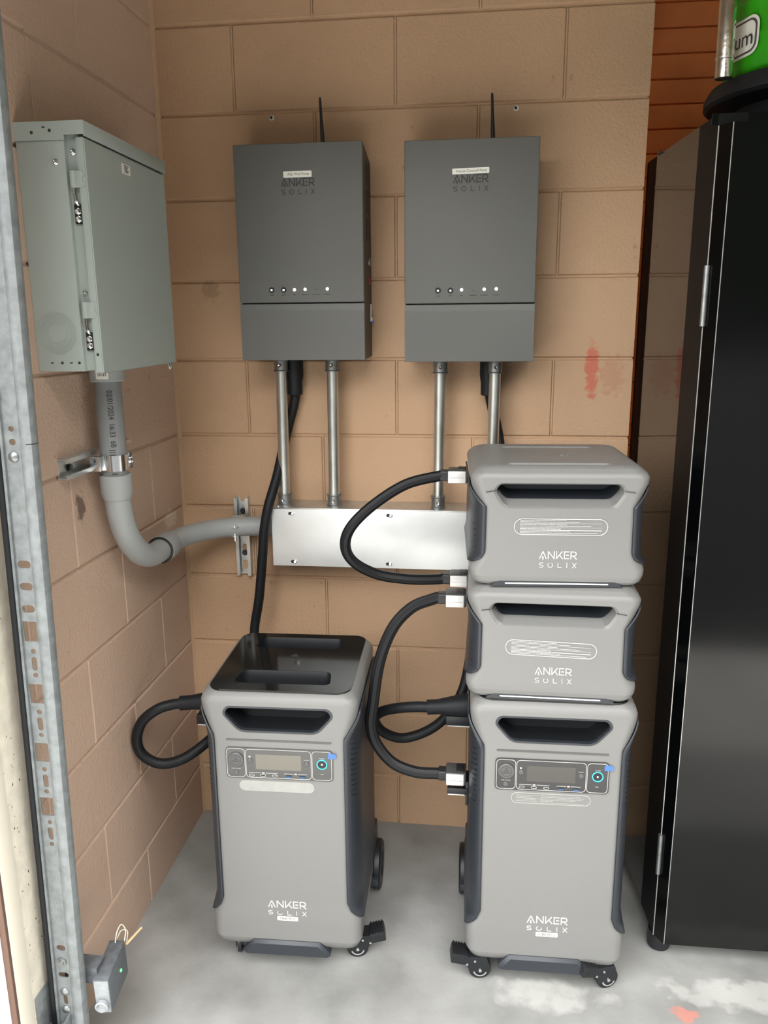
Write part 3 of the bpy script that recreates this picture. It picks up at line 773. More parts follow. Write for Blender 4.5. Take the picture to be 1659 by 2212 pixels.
# ------------------------------------------------------------------ the two wall inverters
def inverter(X0, X1, Z0_, Z1_, zs, lab, stick, sx0, sx1, sz0, sz1, ltx, ant, btns, tilt):
    cx = (X0+X1)/2
    t = thing('wall_inverter', lab, 'inverter', (cx, 0, Z0_), group='grey wall inverters')
    x0, x1 = X0-cx, X1-cx
    z1, sp = Z1_-Z0_, zs-Z0_
    YF = -0.140
    b = B()
    b.prism([(0.0, 0.004), (-0.1235, 0.001), (-0.1235, z1-0.001), (-0.115, z1-0.003), (0.0, z1-0.026)], 'x', x0+0.001, x1-0.0005)
    obj('chassis', b, M_invs, t)
    b = B(); b.box(x0, x1, YF, YF+0.018, sp+0.0016, z1, 0.0022, 3); obj('upper_cover', b, M_inv, t)
    b = B(); b.prism(rpoly([(YF+0.018, 0), (YF, 0), (YF, sp-0.0165), (YF+0.0022, sp-0.0012), (YF+0.018, sp-0.0012)], [0.0005, 0.002, 0.002, 0.0012, 0.0005], 3), 'x', x0, x1)
    obj('lower_cover', b, M_inv, t)
    # name sticker and the maker's lettering beneath it
    mt = Matrix.Translation(((sx0+sx1)/2-cx, 0, (sz0+sz1)/2-Z0_)) @ Matrix.Rotation(math.radians(tilt), 4, 'Y')
    w_, h_ = sx1-sx0, sz1-sz0
    b = B(); b.prism(rr(w_, h_, 0.0012, 0, 0, 3), 'y', YF-0.0009, YF+0.0005, mt); obj('name_sticker', b, M_label, t)
    text('sticker_text', stick, 0.0082, M_inkg, lambda u, v: mt @ Vector((u+0.002, YF-0.0011, v)), t, sx_=0.98)
    lx, lz = ltx
    logo(t, M_inkg, lx-cx, lz-Z0_, 0.081, YF, 0.0185, 0.0070, 0.0112)
    # push buttons and indicator lights
    lit = []
    for k, (x, z, kind) in enumerate(btns):
        x -= cx; z -= Z0_
        if kind == 'b':
            b = B(); b.turn([(0.0068, 0), (0.0068, -0.0012), (0.0058, -0.0018), (0.0, -0.0014)], (x, YF, z), 'y', 24); p = obj('push_button', b, M_black, t)
            b = B(); b.prism(rr(0.0042, 0.0034, 0.0016, x, z, 4), 'y', YF-0.0024, YF-0.001); obj('button_glow_spot', b, M_led, p)  # glint on the button, put in as a small glowing spot
        elif kind == 'l':
            b = B(); b.turn([(0.0035, 0), (0.0030, -0.001), (0, -0.0013)], (x, YF, z), 'y', 14); obj('indicator_light', b, M_led, t)
        else:
            b = B(); b.turn([(0.0011, 0), (0.0011, -0.0003), (0, -0.0003)], (x, YF, z), 'y', 10); obj('unlit_indicator', b, M_ink, t)
    for k, (x, z, kind) in enumerate(btns):
        w2 = (0.0045, 0.0045, 0.003, 0.0085, 0.0095, 0.009)[k]
        zc_ = btns[0][1]-Z0_-0.0123+0.0002*k
        b = B(); b.box(x-cx-w2, x-cx+w2, YF-0.0003, YF+0.0002, zc_-0.0006, zc_+0.0006); obj('indicator_caption', b, M_inkg, t)
    # side face fittings
    for za, zb in ((1.8015, 1.8540), (1.7360, 1.7890), (1.6700, 1.7240)):
        b = B(); b.box(x1-0.0012, x1+0.0002, -0.080, -0.022, za-1.384, zb-1.384); v = obj('side_vent', b, M_vent, t)
        b = B()
        for k in range(6): b.box(x1, x1+0.0008, -0.079, -0.023, za-1.384+0.005+k*0.0082, za-1.384+0.0064+k*0.0082)
        obj('vent_slat', b, M_invs, v)
    b = B(); b.turn([(0.011, 0), (0.011, 0.004), (0.008, 0.006), (0, 0.006)], (x1-0.001, -0.040, 1.622-1.384), 'x', 18); obj('side_port', b, M_cast, t)
    b = B(); b.box(x1-0.001, x1+0.0004, -0.056, -0.020, 1.567-1.384, 1.584-1.384); obj('warning_sticker', b, M_red, t)
    b = B(); b.box(x1-0.001, x1+0.002, -0.026, -0.017, 1.476-1.384, 1.520-1.384, 0.0008); b.box(x1+0.001, x1+0.005, -0.024, -0.018, 1.478-1.384, 1.487-1.384, 0.0008)
    obj('side_latch', b, M_silver, t)
    b = B(); b.box(x1+0.002, x1+0.007, -0.024, -0.014, 1.472-1.384, 1.478-1.384, 0.001); obj('blue_tie', b, M_tab, t)
    # aerial
    ax, ay, tx, tz = ant
    b = B()
    p0 = Vector((ax-cx, -0.07, z1-0.030)); p1 = Vector((tx-cx, -0.07, tz-Z0_))
    d = p1-p0
    n_ = 16
    secs = []
    for f, r in ((0, 0.0052), (0.42, 0.0050), (0.62, 0.0038), (0.95, 0.0030), (0.99, 0.0024), (1.0, 0.0012)):
        c_ = p0+d*f
        secs.append([(c_.x+r*math.cos(2*PI*i/n_), c_.y+r*math.sin(2*PI*i/n_), c_.z) for i in range(n_)])
    b.loft(secs); obj('antenna', b, M_black, t)
    return t

inverter(0.2352, 0.5455, 1.3838, 1.886, 1.5212, 'grey wall inverter labelled AQ/ Well Pump, left of the pair', 'AQ/ Well Pump', 0.3560, 0.4242, 1.8098, 1.8237, (0.3905, 1.8085),
         (0.4415, 0, 0.4351, 1.9994), [(0.3169, 1.5526, 'b'), (0.3470, 1.5524, 'b'), (0.3737, 1.5530, 'l'), (0.4003, 1.5535, 'l'), (0.4279, 1.5534, 'd'), (0.4554, 1.5541, 'l')], -0.4)
inverter(0.6442, 0.9546, 1.3787, 1.8820, 1.5152, 'grey wall inverter labelled House Controll Panel, right of the pair', 'House Controll Panel', 0.7558, 0.8408, 1.8062, 1.8188, (0.7990, 1.8050),
         (0.8500, 0, 0.8440, 1.9935), [(0.7246, 1.5463, 'b'), (0.7544, 1.5460, 'b'), (0.7809, 1.5477, 'l'), (0.8084, 1.5464, 'd'), (0.8346, 1.5481, 'l'), (0.8630, 1.5488, 'l')], -1.0)

# ------------------------------------------------------------------ stations and batteries
def interp(tab, z):
    if z <= tab[0][0]: return tab[0][1]
    for (a, va), (b, vb) in zip(tab, tab[1:]):
        if z <= b:
            f = (z-a)/(b-a); f = f*f*(3-2*f)
            return va+(vb-va)*f
    return tab[-1][1]
def lin(tab, z):
    if z <= tab[0][0]: return tab[0][1]
    for (a, va), (b, vb) in zip(tab, tab[1:]):
        if z <= b: return va+(vb-va)*(z-a)/(b-a)
    return tab[-1][1]
def section(hw, hd, e, c, N=9):
    a, d = hw-e-0.006*c, hd-e*0.9
    rx, ry = 0.026+0.006*c, 0.026+0.050*c
    rb = 0.026
    pts = []
    for cx, cy, rx_, ry_, a0 in ((-a+rx, -d+ry, rx, ry, 180), (a-rx, -d+ry, rx, ry, 270), (a-rb, d-rb, rb, rb, 0), (-a+rb, d-rb, rb, rb, 90)):
        for i in range(N):
            t = math.radians(a0+90*i/(N-1))
            pts.append((cx+rx_*math.cos(t), cy+ry_*math.sin(t)))
    return pts
def make_shell(t, hw, hd, zs, etab, ctab):
    secs = []
    for z in zs:
        secs.append([(x, y, z) for x, y in section(hw, hd, lin(etab, z), interp(ctab, z))])
    return obj('body_shell', B().loft(secs), M_body, t, sharp=40)
def side_panels(t, hw, hd, etab, ctab, zl, zt_, rise_t, rise_b):
    out = []
    for s in (1, -1):
        b = B(); grid = []
        cols = [i/8 for i in range(9)] + [1+k/10 for k in range(1, 11)]
        for cc in cols:
            d = min(cc/1.0, 1.0)
            z_a = zl + rise_b*(1-math.sqrt(max(0, 1-(1-d)**2)))
            z_b = zt_ - rise_t*(1-d)**1.3
            col = []
            for i in range(25):
                z = z_a+(z_b-z_a)*i/24
                c = interp(ctab, z); e = lin(etab, z)-0.0016
                a, dd = hw-e-0.006*c, hd-e*0.9
                rx, ry = 0.026+0.006*c, 0.026+0.050*c
                if cc <= 1:
                    th = math.radians(280+80*cc)
                    x, y = a-rx+rx*math.cos(th), -dd+ry+ry*math.sin(th)
                else:
                    ys, ye = -dd+ry, dd-0.03
                    x, y = a, ys+(ye-ys)*(cc-1)
                col.append((s*x, y, z))
            grid.append(col)
        b.loft(grid, cap=False, closed=False)
        if s < 0: bmesh.ops.reverse_faces(b.bm, faces=b.bm.faces)
        o = obj('side_panel', b, M_dark, t, fix=False)
        m = o.modifiers.new('s', 'SOLIDIFY'); m.thickness = 0.004; m.offset = -1
        out.append(o)
    return out
def skin(hw, hd, etab, ctab, cc, z, off):
    c = interp(ctab, z); e = lin(etab, z)-off
    a, dd = hw-e-0.006*c, hd-e*0.9
    rx, ry = 0.026+0.006*c, 0.026+0.050*c
    if cc <= 1:
        th = math.radians(280+80*cc)
        return a-rx+rx*math.cos(th), -dd+ry+ry*math.sin(th)
    return a, -dd+ry+(2*dd-0.03-ry)*(cc-1)
def vents(pans, hw, hd, etab, ctab, z0, z1, c0, c1):
    for p, s in zip(pans, (1, -1)):
        for part in (0, 1):
            b = B(); grid = []
            NC, NZ = 24, (24 if part == 0 else int((z1-z0)/0.0125)*10)
            for i in range(NC+1):
                f = i/NC; cc = c0+(c1-c0)*f
                if part: cc = c0+(c1-c0)*(0.06+0.88*f)
                g = abs(2*f-1); rnd = 0.020*(1-math.sqrt(max(0, 1-g**4)))
                za, zb = z0+rnd+(0.004 if part else 0), z1-rnd-(0.004 if part else 0)
                col = []
                for k in range(NZ+1):
                    z = za+(zb-za)*k/NZ
                    ph = ((z-z0)/0.0125 + 1.6*f) % 1.0
                    off = 0.0024 if part == 0 else 0.0012+0.0042*max(0, min(ph/0.15, (1-ph)/0.85))
                    x, y = skin(hw, hd, etab, ctab, cc, z, off)
                    col.append((s*x, y, z))
                grid.append(col)
            b.loft(grid, cap=False, closed=False)
            if s < 0: bmesh.ops.reverse_faces(b.bm, faces=b.bm.faces)
            v = obj('vent_grille' if part == 0 else 'vent_slat', b, M_vent if part == 0 else M_black, p, fix=False, sharp=25)
def text_rows(b, x0, x1, z0, z1, rows, y, th=0.0003, seed=1, gap=0.25):
    rnd = random.Random(seed)
    for k, (f, hgt) in enumerate(rows):
        z = z1-(z1-z0)*k/(len(rows)-1)
        x = x0; xe = x0+(x1-x0)*f
        while x < xe:
            w = min(xe-x, 0.004+rnd.random()*0.016)
            b.box(x, x+w, y-th, y+0.0002, z-hgt/2, z+hgt/2)
            x += w+0.0008*(rnd.random() < gap*2)+0.0002

def caster(t, x, y, ang, zc=0.026):
    m = Matrix.Translation((x, y, 0)) @ Matrix.Rotation(math.radians(ang), 4, 'Z')
    e = bpy.data.objects.new('caster', None); e.empty_display_size = 0.02; COL.objects.link(e); e.parent = t; e.matrix_local = m
    b = B()
    for s in (-1, 1): b.turn([(0.018, 0.003*s), (0.0255, 0.004*s), (0.0265, 0.007*s), (0.0255, 0.013*s), (0.012, 0.014*s), (0.0, 0.013*s)], (0, 0, 0.0265), 'y', 28)
    obj('caster_wheel', b, M_black, e)
    b = B(); b.prism(rpoly([(-0.014, 0.062), (-0.022, 0.030), (-0.006, 0.016), (0.012, 0.018), (0.034, 0.040), (0.036, 0.062)], 0.006, 4), 'y', -0.0175, 0.0175)
    obj('caster_fork', b, M_black, e)
    b = B()
    mp = Matrix.Translation((0.046, 0, 0.056)) @ Matrix.Rotation(math.radians(-12), 4, 'Y')
    b.box(-0.016, 0.020, -0.020, 0.020, -0.012, 0.014, 0.003, M=mp)
    for k in range(5): b.box(-0.012+k*0.0065, -0.009+k*0.0065, -0.0205, 0.0205, -0.010, 0.0158, 0.0008, M=mp)
    obj('brake_pedal', b, M_black, e)
    b = B()
    for s in (-1, 1):
        b.turn([(0.0042, 0), (0.0038, 0.002*s), (0, 0.0028*s)], (0.0, 0.0175*s, 0.026), 'y', 12)
        b.turn([(0.0030, 0), (0.0027, 0.001*s), (0, 0.0016*s)], (0.030, 0.0175*s, 0.042), 'y', 10)
        b.turn([(0.0030, 0), (0.0027, 0.001*s), (0, 0.0016*s)], (0.012, 0.0175*s, 0.050), 'y', 10)
        arc_o = arcpts(0, 0.0265, 0.0165, 0.0165, 200, 345, 12); arc_i = arcpts(0, 0.0265, 0.0130, 0.0130, 200, 345, 12)
        b.prism(arc_o+list(reversed(arc_i)), 'y', 0.0170*s, 0.0181*s)
    obj('caster_bolt', b, M_chrome, e)
    return e

def station(loc, yaw, lab, hw, hd, film, cast_spec):
    t = thing('portable_power_station', lab, 'power station', (loc[0], loc[1], 0), yaw, group='tall grey power stations on casters')
    ZB, ZT = 0.050, 0.700
    etab = [(0.050, 0.030), (0.054, 0.018), (0.064, 0.007), (0.082, 0.0), (0.655, 0.0008), (0.676, 0.0), (0.688, 0.004), (0.696, 0.011), (0.700, 0.020)]
    ctab = [(0.135, 0.0), (0.185, 1.0), (0.585, 1.0), (0.668, 0.0)]
    zs = sorted(set([z for z, _ in etab] + [0.05+0.65*i/60 for i in range(61)]))
    sh = make_shell(t, hw, hd, zs, etab, ctab)
    F = -hd
    # handle openings: one through the front, two in the top
    outer = rpoly([(-0.112, 0.6685), (-0.1245, 0.652), (-0.0865, 0.6080), (0.0865, 0.6080), (0.1245, 0.652), (0.112, 0.6685)], [0.008, 0.012, 0.016, 0.016, 0.012, 0.008])
    inner = rpoly([(-0.1085, 0.6650), (-0.1185, 0.651), (-0.084, 0.6125), (0.084, 0.6125), (0.1185, 0.651), (0.1085, 0.6650)], [0.007, 0.010, 0.014, 0.014, 0.010, 0.007])
    c = B(); c.prism(outer, 'y', F-0.02, F+0.075)
    cut(sh, c)
    tops = (([(-0.109, -0.125), (-0.101, -0.056), (0.101, -0.056), (0.109, -0.125)], 0.018), ([(-0.109, 0.072), (-0.101, 0.140), (0.101, 0.140), (0.109, 0.072)], 0.018))
    c = B()
    for poly, r in tops: c.prism(rpoly(poly, r), 'z', ZT-0.035, ZT+0.02)
    cut(sh, c)
    # liner of the front opening
    b = B()
    b.ring(outer, inner, 'y', F-0.0008, F+0.010)
    obj('handle_rim', b, M_dark, t)
    b = B(); b.ring([(x*1.001, z) for x, z in outer], [(x*0.985, 0.638+(z-0.638)*0.95) for x, z in outer], 'y', F+0.008, F+0.074); b.prism(outer, 'y', F+0.072, F+0.0748)
    obj('handle_pocket', b, M_black, t)
    # glossy top plate with two recessed grips
    pw, pd = hw-0.017, hd-0.010
    tp = obj('top_plate', B().prism(rr(2*pw, 2*pd, 0.030, 0, 0.002, 8), 'z', ZT-0.003, ZT+0.0018), M_gloss, t)
    c = B()
    for poly, r in tops: c.prism(rpoly(poly, r), 'z', ZT-0.035, ZT+0.02)
    cut(tp, c)
    for poly, r in tops:
        b = B(); o_ = rpoly(poly, r); i_ = [(x*0.975, (y-sum(p[1] for p in poly)/4)*0.90+sum(p[1] for p in poly)/4) for x, y in o_]
        b.loft([[(x, y, ZT+0.0012) for x, y in o_], [(x, y, ZT-0.012) for x, y in i_], [(x*0.97, y, ZT-0.034) for x, y in i_]], cap=False)
        b.bm.faces.new([b.bm.verts.new((x*0.97, y, ZT-0.0338)) for x, y in i_])
        obj('top_grip', b, M_black, t, fix=False)
    b = B(); b.prism([(-0.012, 0.022), (0.012, 0.022), (0.0, 0.040)], 'z', ZT+0.001, ZT+0.0022); obj('arrow_mark', b, M_ink, t)
    pans = side_panels(t, hw, hd, etab, ctab, 0.140, 0.656, 0.056, 0.050)
    vents(pans, hw, hd, etab, ctab, 0.445, 0.625, 0.22, 1.03)
    # front line, control panel and captions
    b = B(); b.prism(rr(0.233, 0.0042, 0.002, 0, 0.589, 3), 'y', F-0.0006, F+0.001); obj('trim_line', b, M_btn, t)
    Zc = 0.5345
    pb = M_film_p if film else M_panel
    b = B(); b.prism(rr(0.238, 0.0735, 0.009, 0, Zc, 6), 'y', F-0.0022, F+0.002); cp = obj('control_panel', b, pb, t)
    b = B()
    for xa, xb in ((-0.1165, -0.0755), (-0.0740, 0.0715), (0.0730, 0.1165)):
        b.ring(rr(xb-xa, 0.0690, 0.0085, (xa+xb)/2, Zc, 6), rr(xb-xa-0.0018, 0.0672, 0.0078, (xa+xb)/2, Zc, 6), 'y', F-0.0027, F-0.002)
    for xa, xb, z in ((-0.068, -0.041, 0.5115), (-0.031, -0.004, 0.5115), (0.011, 0.031, 0.5115), (0.041, 0.061, 0.5115)): b.box(xa, xb, F-0.0025, F-0.002, z, z+0.0009)
    for x in (-0.036, 0.036): b.box(x-0.003, x+0.003, F-0.0025, F-0.002, 0.5105, 0.5133)
    b.box(-0.067, -0.063, F-0.0025, F-0.002, 0.5485, 0.5520)
    b.box(0.0915, 0.0980, F-0.0025, F-0.002, 0.5140, 0.5148)
    obj('white_outline', b, M_white, cp)
    on = lambda cx_, cz_: (lambda u, v: Vector((cx_+u, F-0.0026, cz_+v)))
    text('panel_caption', 'CAR SOCKET', 0.0034, M_white, on(-0.096, 0.5205), cp)
    text('panel_caption', 'DISPLAY', 0.0030, M_white, on(0.061, 0.5470), cp)
    text('panel_caption', 'POWER', 0.0034, M_white, on(0.0950, 0.5525), cp)
    b = B(); b.turn([(0.0176, -0.002), (0.0176, -0.0045), (0.0160, -0.0055), (0.0, -0.0055)], (-0.0955, F, 0.5425), 'y', 36)
    cs = obj('socket_cap', b, M_btn, cp)
    b = B(); b.ring(disc(0.0120, -0.0955, 0.5425, 32), disc(0.0115, -0.0955, 0.5425, 32), 'y', F-0.0058, F-0.005); b.prism([(-0.0973, 0.5490), (-0.0937, 0.5490), (-0.0955, 0.5510)], 'y', F-0.0058, F-0.005)
    obj('cap_ring', b, M_ink, cs)
    for s_, z in (('CAR', 0.5445), ('SOCKET', 0.5395)):
        text('cap_text', s_, 0.0048, M_ink, (lambda zz_: (lambda u, v: Vector((-0.0955+u, F-0.0058, zz_+v))))(z), cs)
    for x, z in ((-0.0962, 0.5120), (-0.0645, 0.5415), (0.0610, 0.5385)):
        b = B(); b.turn([(0.0056, -0.002), (0.0056, -0.0036), (0.0046, -0.0044), (0, -0.0042)], (x, F, z), 'y', 22); obj('round_button', b, M_btn, cp)
    b = B(); b.box(-0.0520, 0.0490, F-0.0026, F-0.002, 0.5205, 0.5570); obj('screen', b, M_screen_l if film else M_screen, cp)
    for x in (-0.0620, -0.0365, -0.0105):
        b = B(); b.ring(rr(0.0118, 0.0052, 0.0025, x, 0.5060, 5), rr(0.0102, 0.0036, 0.0017, x, 0.5060, 5), 'y', F-0.0030, F-0.002); p_ = obj('charging_port', b, M_galv, cp)
        b = B(); b.prism(rr(0.0102, 0.0036, 0.0017, x, 0.5060, 5), 'y', F-0.0024, F-0.002); obj('port_opening', b, M_ink, p_)
    for x in (0.0205, 0.0510):
        b = B(); b.box(x-0.0064, x+0.0064, F-0.0028, F-0.002, 0.5030, 0.5090); p_ = obj('usb_port', b, M_ink, cp)
        b = B(); b.box(x-0.0058, x+0.0058, F-0.0032, F-0.0026, 0.5033, 0.5058); obj('port_tongue', b, M_blue, p_)
    b = B(); b.ring(disc(0.0118, 0.0950, 0.5385, 36), disc(0.0096, 0.0950, 0.5385, 36), 'y', F-0.0036, F-0.002); pr = obj('light_ring', b, M_cyan, cp)
    b = B(); b.turn([(0.0095, -0.002), (0.0092, -0.0032), (0, -0.0028)], (0.0950, F, 0.5385), 'y', 30); obj('power_button', b, M_black, cp)
    b = B(); b.turn([(0.0016, -0.003), (0.0016, -0.0036), (0, -0.0038)], (0.0950, F, 0.5385), 'y', 12); obj('button_glow_spot', b, M_led, cp)
    b = B(); b.box(0.1085, 0.1215, F-0.0029, F-0.0024, 0.5530, 0.5655); b.box(0.1190, 0.1265, F-0.0032, F-0.0026, 0.5540, 0.5645); obj('pull_tab', b, M_tab, cp)
    # caption capsule under the panel
    if film:
        b = B(); b.prism(rr(0.168, 0.0255, 0.0125, -0.0075 if film else 0, 0.4785, 8), 'y', F-0.0006, F+0.001); obj('frosted_sticker', b, M_film, t)
    else:
        b = B(); b.ring(rr(0.168, 0.0255, 0.0127, 0, 0.4785, 8), rr(0.1652, 0.0227, 0.0113, 0, 0.4785, 8), 'y', F-0.0006, F+0.001)
        obj('caption_outline', b, M_whitef, t)
        b = B(); text_rows(b, -0.073, -0.028, 0.4715, 0.4855, [(1, .0009), (.9, .0009), (1, .0012), (.95, .0009), (1, .0012)], F, seed=3)
        text_rows(b, -0.022, 0.070, 0.4695, 0.4855, [(.92, .0009), (1, .0012), (.97, .0009), (.8, .0012), (.3, .0009), (1, .0009)], F, seed=5); b.box(-0.0255, -0.0250, F-0.0004, F+0.0002, 0.470, 0.487)
        obj('caption_text', b, M_whitef, t)
    lg = 0.0045
    logo(t, M_white, lg, 0.1865, 0.0895, F, 0.0185, 0.0080, 0.0115, oa=(130, 350) if film else (105, 385), th=0.0007)
    b = B(); b.prism(rr(0.0485, 0.0105, 0.002, lg, 0.1395, 4), 'y', F-0.0007, F+0.0005); bd = obj('model_badge', b, M_label, t)
    text('badge_text', 'F3800 PLUS', 0.0092, M_inkg, lambda u, v: Vector((lg+u, F-0.0009, 0.1395+v)), bd, bold=0.0001, sx_=0.78)
    # dark skirt at the foot
    b = B()
    k0 = [(-0.1015, 0.0455), (0.1015, 0.0455), (0.1015, 0.0525), (0.077, 0.0800), (-0.077, 0.0800), (-0.1015, 0.0525)]
    k1 = [(-0.094, 0.0455), (0.094, 0.0455), (0.094, 0.0500), (0.0735, 0.0735), (-0.0735, 0.0735), (-0.094, 0.0500)]
    b.loft([[(x, F+0.03, z) for x, z in k0], [(x, F-0.001, z) for x, z in k0], [(x, F-0.007, z) for x, z in k1]])
    obj('foot_skirt', b, M_dark, t)
    for x, y, a in cast_spec: caster(t, x, y, a)
    for s in (-1, 1):
        b = B(); b.turn([(0.030, 0.0), (0.060, 0.001), (0.064, 0.005), (0.064, 0.017), (0.058, 0.021), (0.035, 0.021), (0.033, 0.017), (0, 0.017)], (s*(hw-0.002) if s > 0 else -(hw-0.002)-0.021, hd-0.035, 0.064), 'x', 36)
        w_ = obj('rear_wheel', b, M_black, t)
        b = B(); b.box(s*(hw-0.02), s*(hw+0.014), hd-0.110, hd-0.020, 0.050, 0.070, 0.003); b.box(s*(hw-0.02), s*(hw+0.003), hd-0.075, hd+0.015, 0.07, 0.17, 0.006); obj('wheel_bracket', b, M_dark, w_)
    return t

DW, DD = 0.174, 0.172
station((0.4045, -0.418), 1.5, 'tall grey power station standing alone, with glossy black top', DW, DD, True, [(0.157, -0.108, 8), (-0.118, -0.118, 100)])
station((0.9930, -0.403), 1.0, 'tall grey power station at the foot of the stack', DW, DD, False, [(-0.1425, -0.148, 186), (0.141, -0.150, 200)])

def battery(loc, yaw, lab, hw, hd, h, capsule, cx, logo_top, logo_w):
    t = thing('expansion_battery', lab, 'battery', loc, yaw, group='grey expansion batteries stacked on the right')
    etab = [(0.0, 0.020), (0.003, 0.012), (0.010, 0.005), (0.022, 0.001), (0.032, 0.0), (h-0.046, 0.002), (h-0.022, 0.0), (h-0.014, 0.004), (h-0.005, 0.014), (h-0.001, 0.022), (h, 0.028)]
    ctab = [(0.034, 0.0), (0.068, 1.0), (h-0.085, 1.0), (h-0.028, 0.0)]
    zs = sorted(set([z for z, _ in etab] + [h*i/44 for i in range(45)]))
    sh = make_shell(t, hw, hd, zs, etab, ctab)
    F = -hd
    hi = h-0.034
    a_ = rpoly([(-0.120, hi+0.002), (-0.134, hi-0.014), (-0.112, hi-0.050), (0.112, hi-0.050), (0.134, hi-0.014), (0.120, hi+0.002)], [0.008, 0.012, 0.014, 0.014, 0.012, 0.008])
    b_ = rpoly([(-0.116, hi-0.001), (-0.127, hi-0.014), (-0.107, hi-0.045), (0.107, hi-0.045), (0.127, hi-0.014), (0.116, hi-0.001)], [0.006, 0.009, 0.012, 0.012, 0.009, 0.006])
    c_ = rpoly([(-0.112, hi-0.003), (-0.119, hi-0.010), (-0.100, hi-0.024), (0.100, hi-0.024), (0.119, hi-0.010), (0.112, hi-0.003)], [0.004, 0.005, 0.008, 0.008, 0.005, 0.004])
    c = B(); c.loft([[(x, F-0.004, z) for x, z in a_], [(x, F+0.001, z) for x, z in a_], [(x, F+0.006, z) for x, z in b_], [(x, F+0.075, z) for x, z in c_]])
    cut(sh, c)
    mid = [(bx*0.55+cx_*0.45, bz*0.55+cz_*0.45) for (bx, bz), (cx_, cz_) in zip(b_, c_)]
    b = B(); b.loft([[(x*0.998, F+0.034, z) for x, z in mid], [(x*0.985, F+0.0735, z) for x, z in c_]], cap=False)
    b.bm.faces.new([b.bm.verts.new((x*0.985, F+0.0733, z)) for x, z in c_])
    obj('handle_pocket', b, M_dark, t, fix=False)  # dark liner: shade inside the deep pocket put into the colour
    # two long grooves in the lid
    c = B()
    for y in (-0.128, 0.095):
        o_ = rr(0.205, 0.016, 0.0075, 0, y, 5); i_ = rr(0.190, 0.010, 0.0045, 0, y, 5)
        c.loft([[(x, yy, h-0.009) for x, yy in i_], [(x, yy, h+0.004) for x, yy in rr(0.214, 0.028, 0.013, 0, y, 5)]])
    cut(sh, c)
    for y in (-0.128, 0.095):
        b = B(); b.prism(rr(0.196, 0.0135, 0.006, 0, y, 5), 'z', h-0.0095, h-0.0070); obj('lid_groove', b, M_dark, t)
    b = B(); logo_flat(b, 0.082, h+0.0003)
    obj('embossed_lettering', b, M_body, t, flat=True)
    # parting line of the lid
    b = B()
    for s in (-1, 1):
        b.loft([[(s*(hw-0.030), F-0.0004, h-0.0505), (s*(0.124), F-0.0004, h-0.0470), (s*0.124, F+0.002, h-0.0470), (s*(hw-0.030), F+0.002, h-0.0505)],
                [(s*(hw-0.030), F-0.0004, h-0.0499), (s*(0.124), F-0.0004, h-0.0464), (s*0.124, F+0.002, h-0.0464), (s*(hw-0.030), F+0.002, h-0.0499)]])
    obj('lid_seam', b, M_ink, t)
    pans = side_panels(t, hw, hd, etab, ctab, 0.045, h-0.040, 0.040, 0.028)
    vents(pans, hw, hd, etab, ctab, 0.052, 0.136, 0.38, 1.05)
    # caption capsule
    mx, mz, mt_ = capsule
    mm = Matrix.Translation((mx, 0, mz)) @ Matrix.Rotation(math.radians(mt_), 4, 'Y')
    b = B(); b.ring(rr(0.184, 0.0335, 0.0165, 0, 0, 8), rr(0.1812, 0.0307, 0.0151, 0, 0, 8), 'y', F-0.0006, F+0.001, mm); obj('caption_outline', b, M_white, t)
    b = B()
    rows = [(.57, .0011), (.74, .0012), (1, .0007), (.58, .0011), (.87, .0011), (1, .0008), (.5, .0014), (1, .0016), (.62, .0012), (.95, .0011)]
    text_rows(b, -0.080, 0.080, -0.0125, 0.0130, rows, F, seed=11)
    bmesh.ops.transform(b.bm, matrix=mm, verts=b.bm.verts)
    obj('caption_text', b, M_white, t)
    logo(t, M_white, cx, logo_top, logo_w, F, 0.0165, 0.0075, 0.0108, oa=(120, 420), th=0.0007)
    # dark light bar along the foot
    b = B()
    k0 = [(-0.132, 0.0005), (0.132, 0.0005), (0.127, 0.006), (0.113, 0.0125), (-0.113, 0.0125), (-0.127, 0.006)]
    b.prism(k0, 'y', F+0.05, F+0.0040); lb = obj('light_bar', b, M_dark, t)
    b = B(); b.prism(rr(0.206, 0.0026, 0.0012, 0, 0.0068, 3), 'y', F+0.0034, F+0.006); obj('light_strip', b, M_label, lb)
    return t
def logo_flat(b, w, z):
    k = w/5.62
    for L in ANKER:
        for s_ in L:
            for p, q in zip(s_, s_[1:]):
                a = Vector((-w/2+p[0]*k, -0.030+p[1]*0.018)); c = Vector((-w/2+q[0]*k, -0.030+q[1]*0.018)); d = (c-a).normalized(); n = Vector((-d.y, d.x))*k*0.085
                b.prism([tuple(a-n), tuple(c-n), tuple(c+n), tuple(a+n)], 'z', z-0.001, z+0.0004)
BH = 0.246
ZB2 = 0.7022
ZB1 = ZB2+BH+0.0005
battery((0.9870, -0.402, ZB2), -0.5, 'grey expansion battery in the middle of the stack, its caption label tilted', 0.1745, 0.169, BH, (-0.002, 0.117, 1.2), 0.005, 0.077, 0.0745)
battery((0.9830, -0.393, ZB1), 2.5, 'grey expansion battery on top of the stack, lid showing', 0.1755, 0.168, BH, (0.0035, 0.126, 0.0), 0.0005, 0.0765, 0.0745)

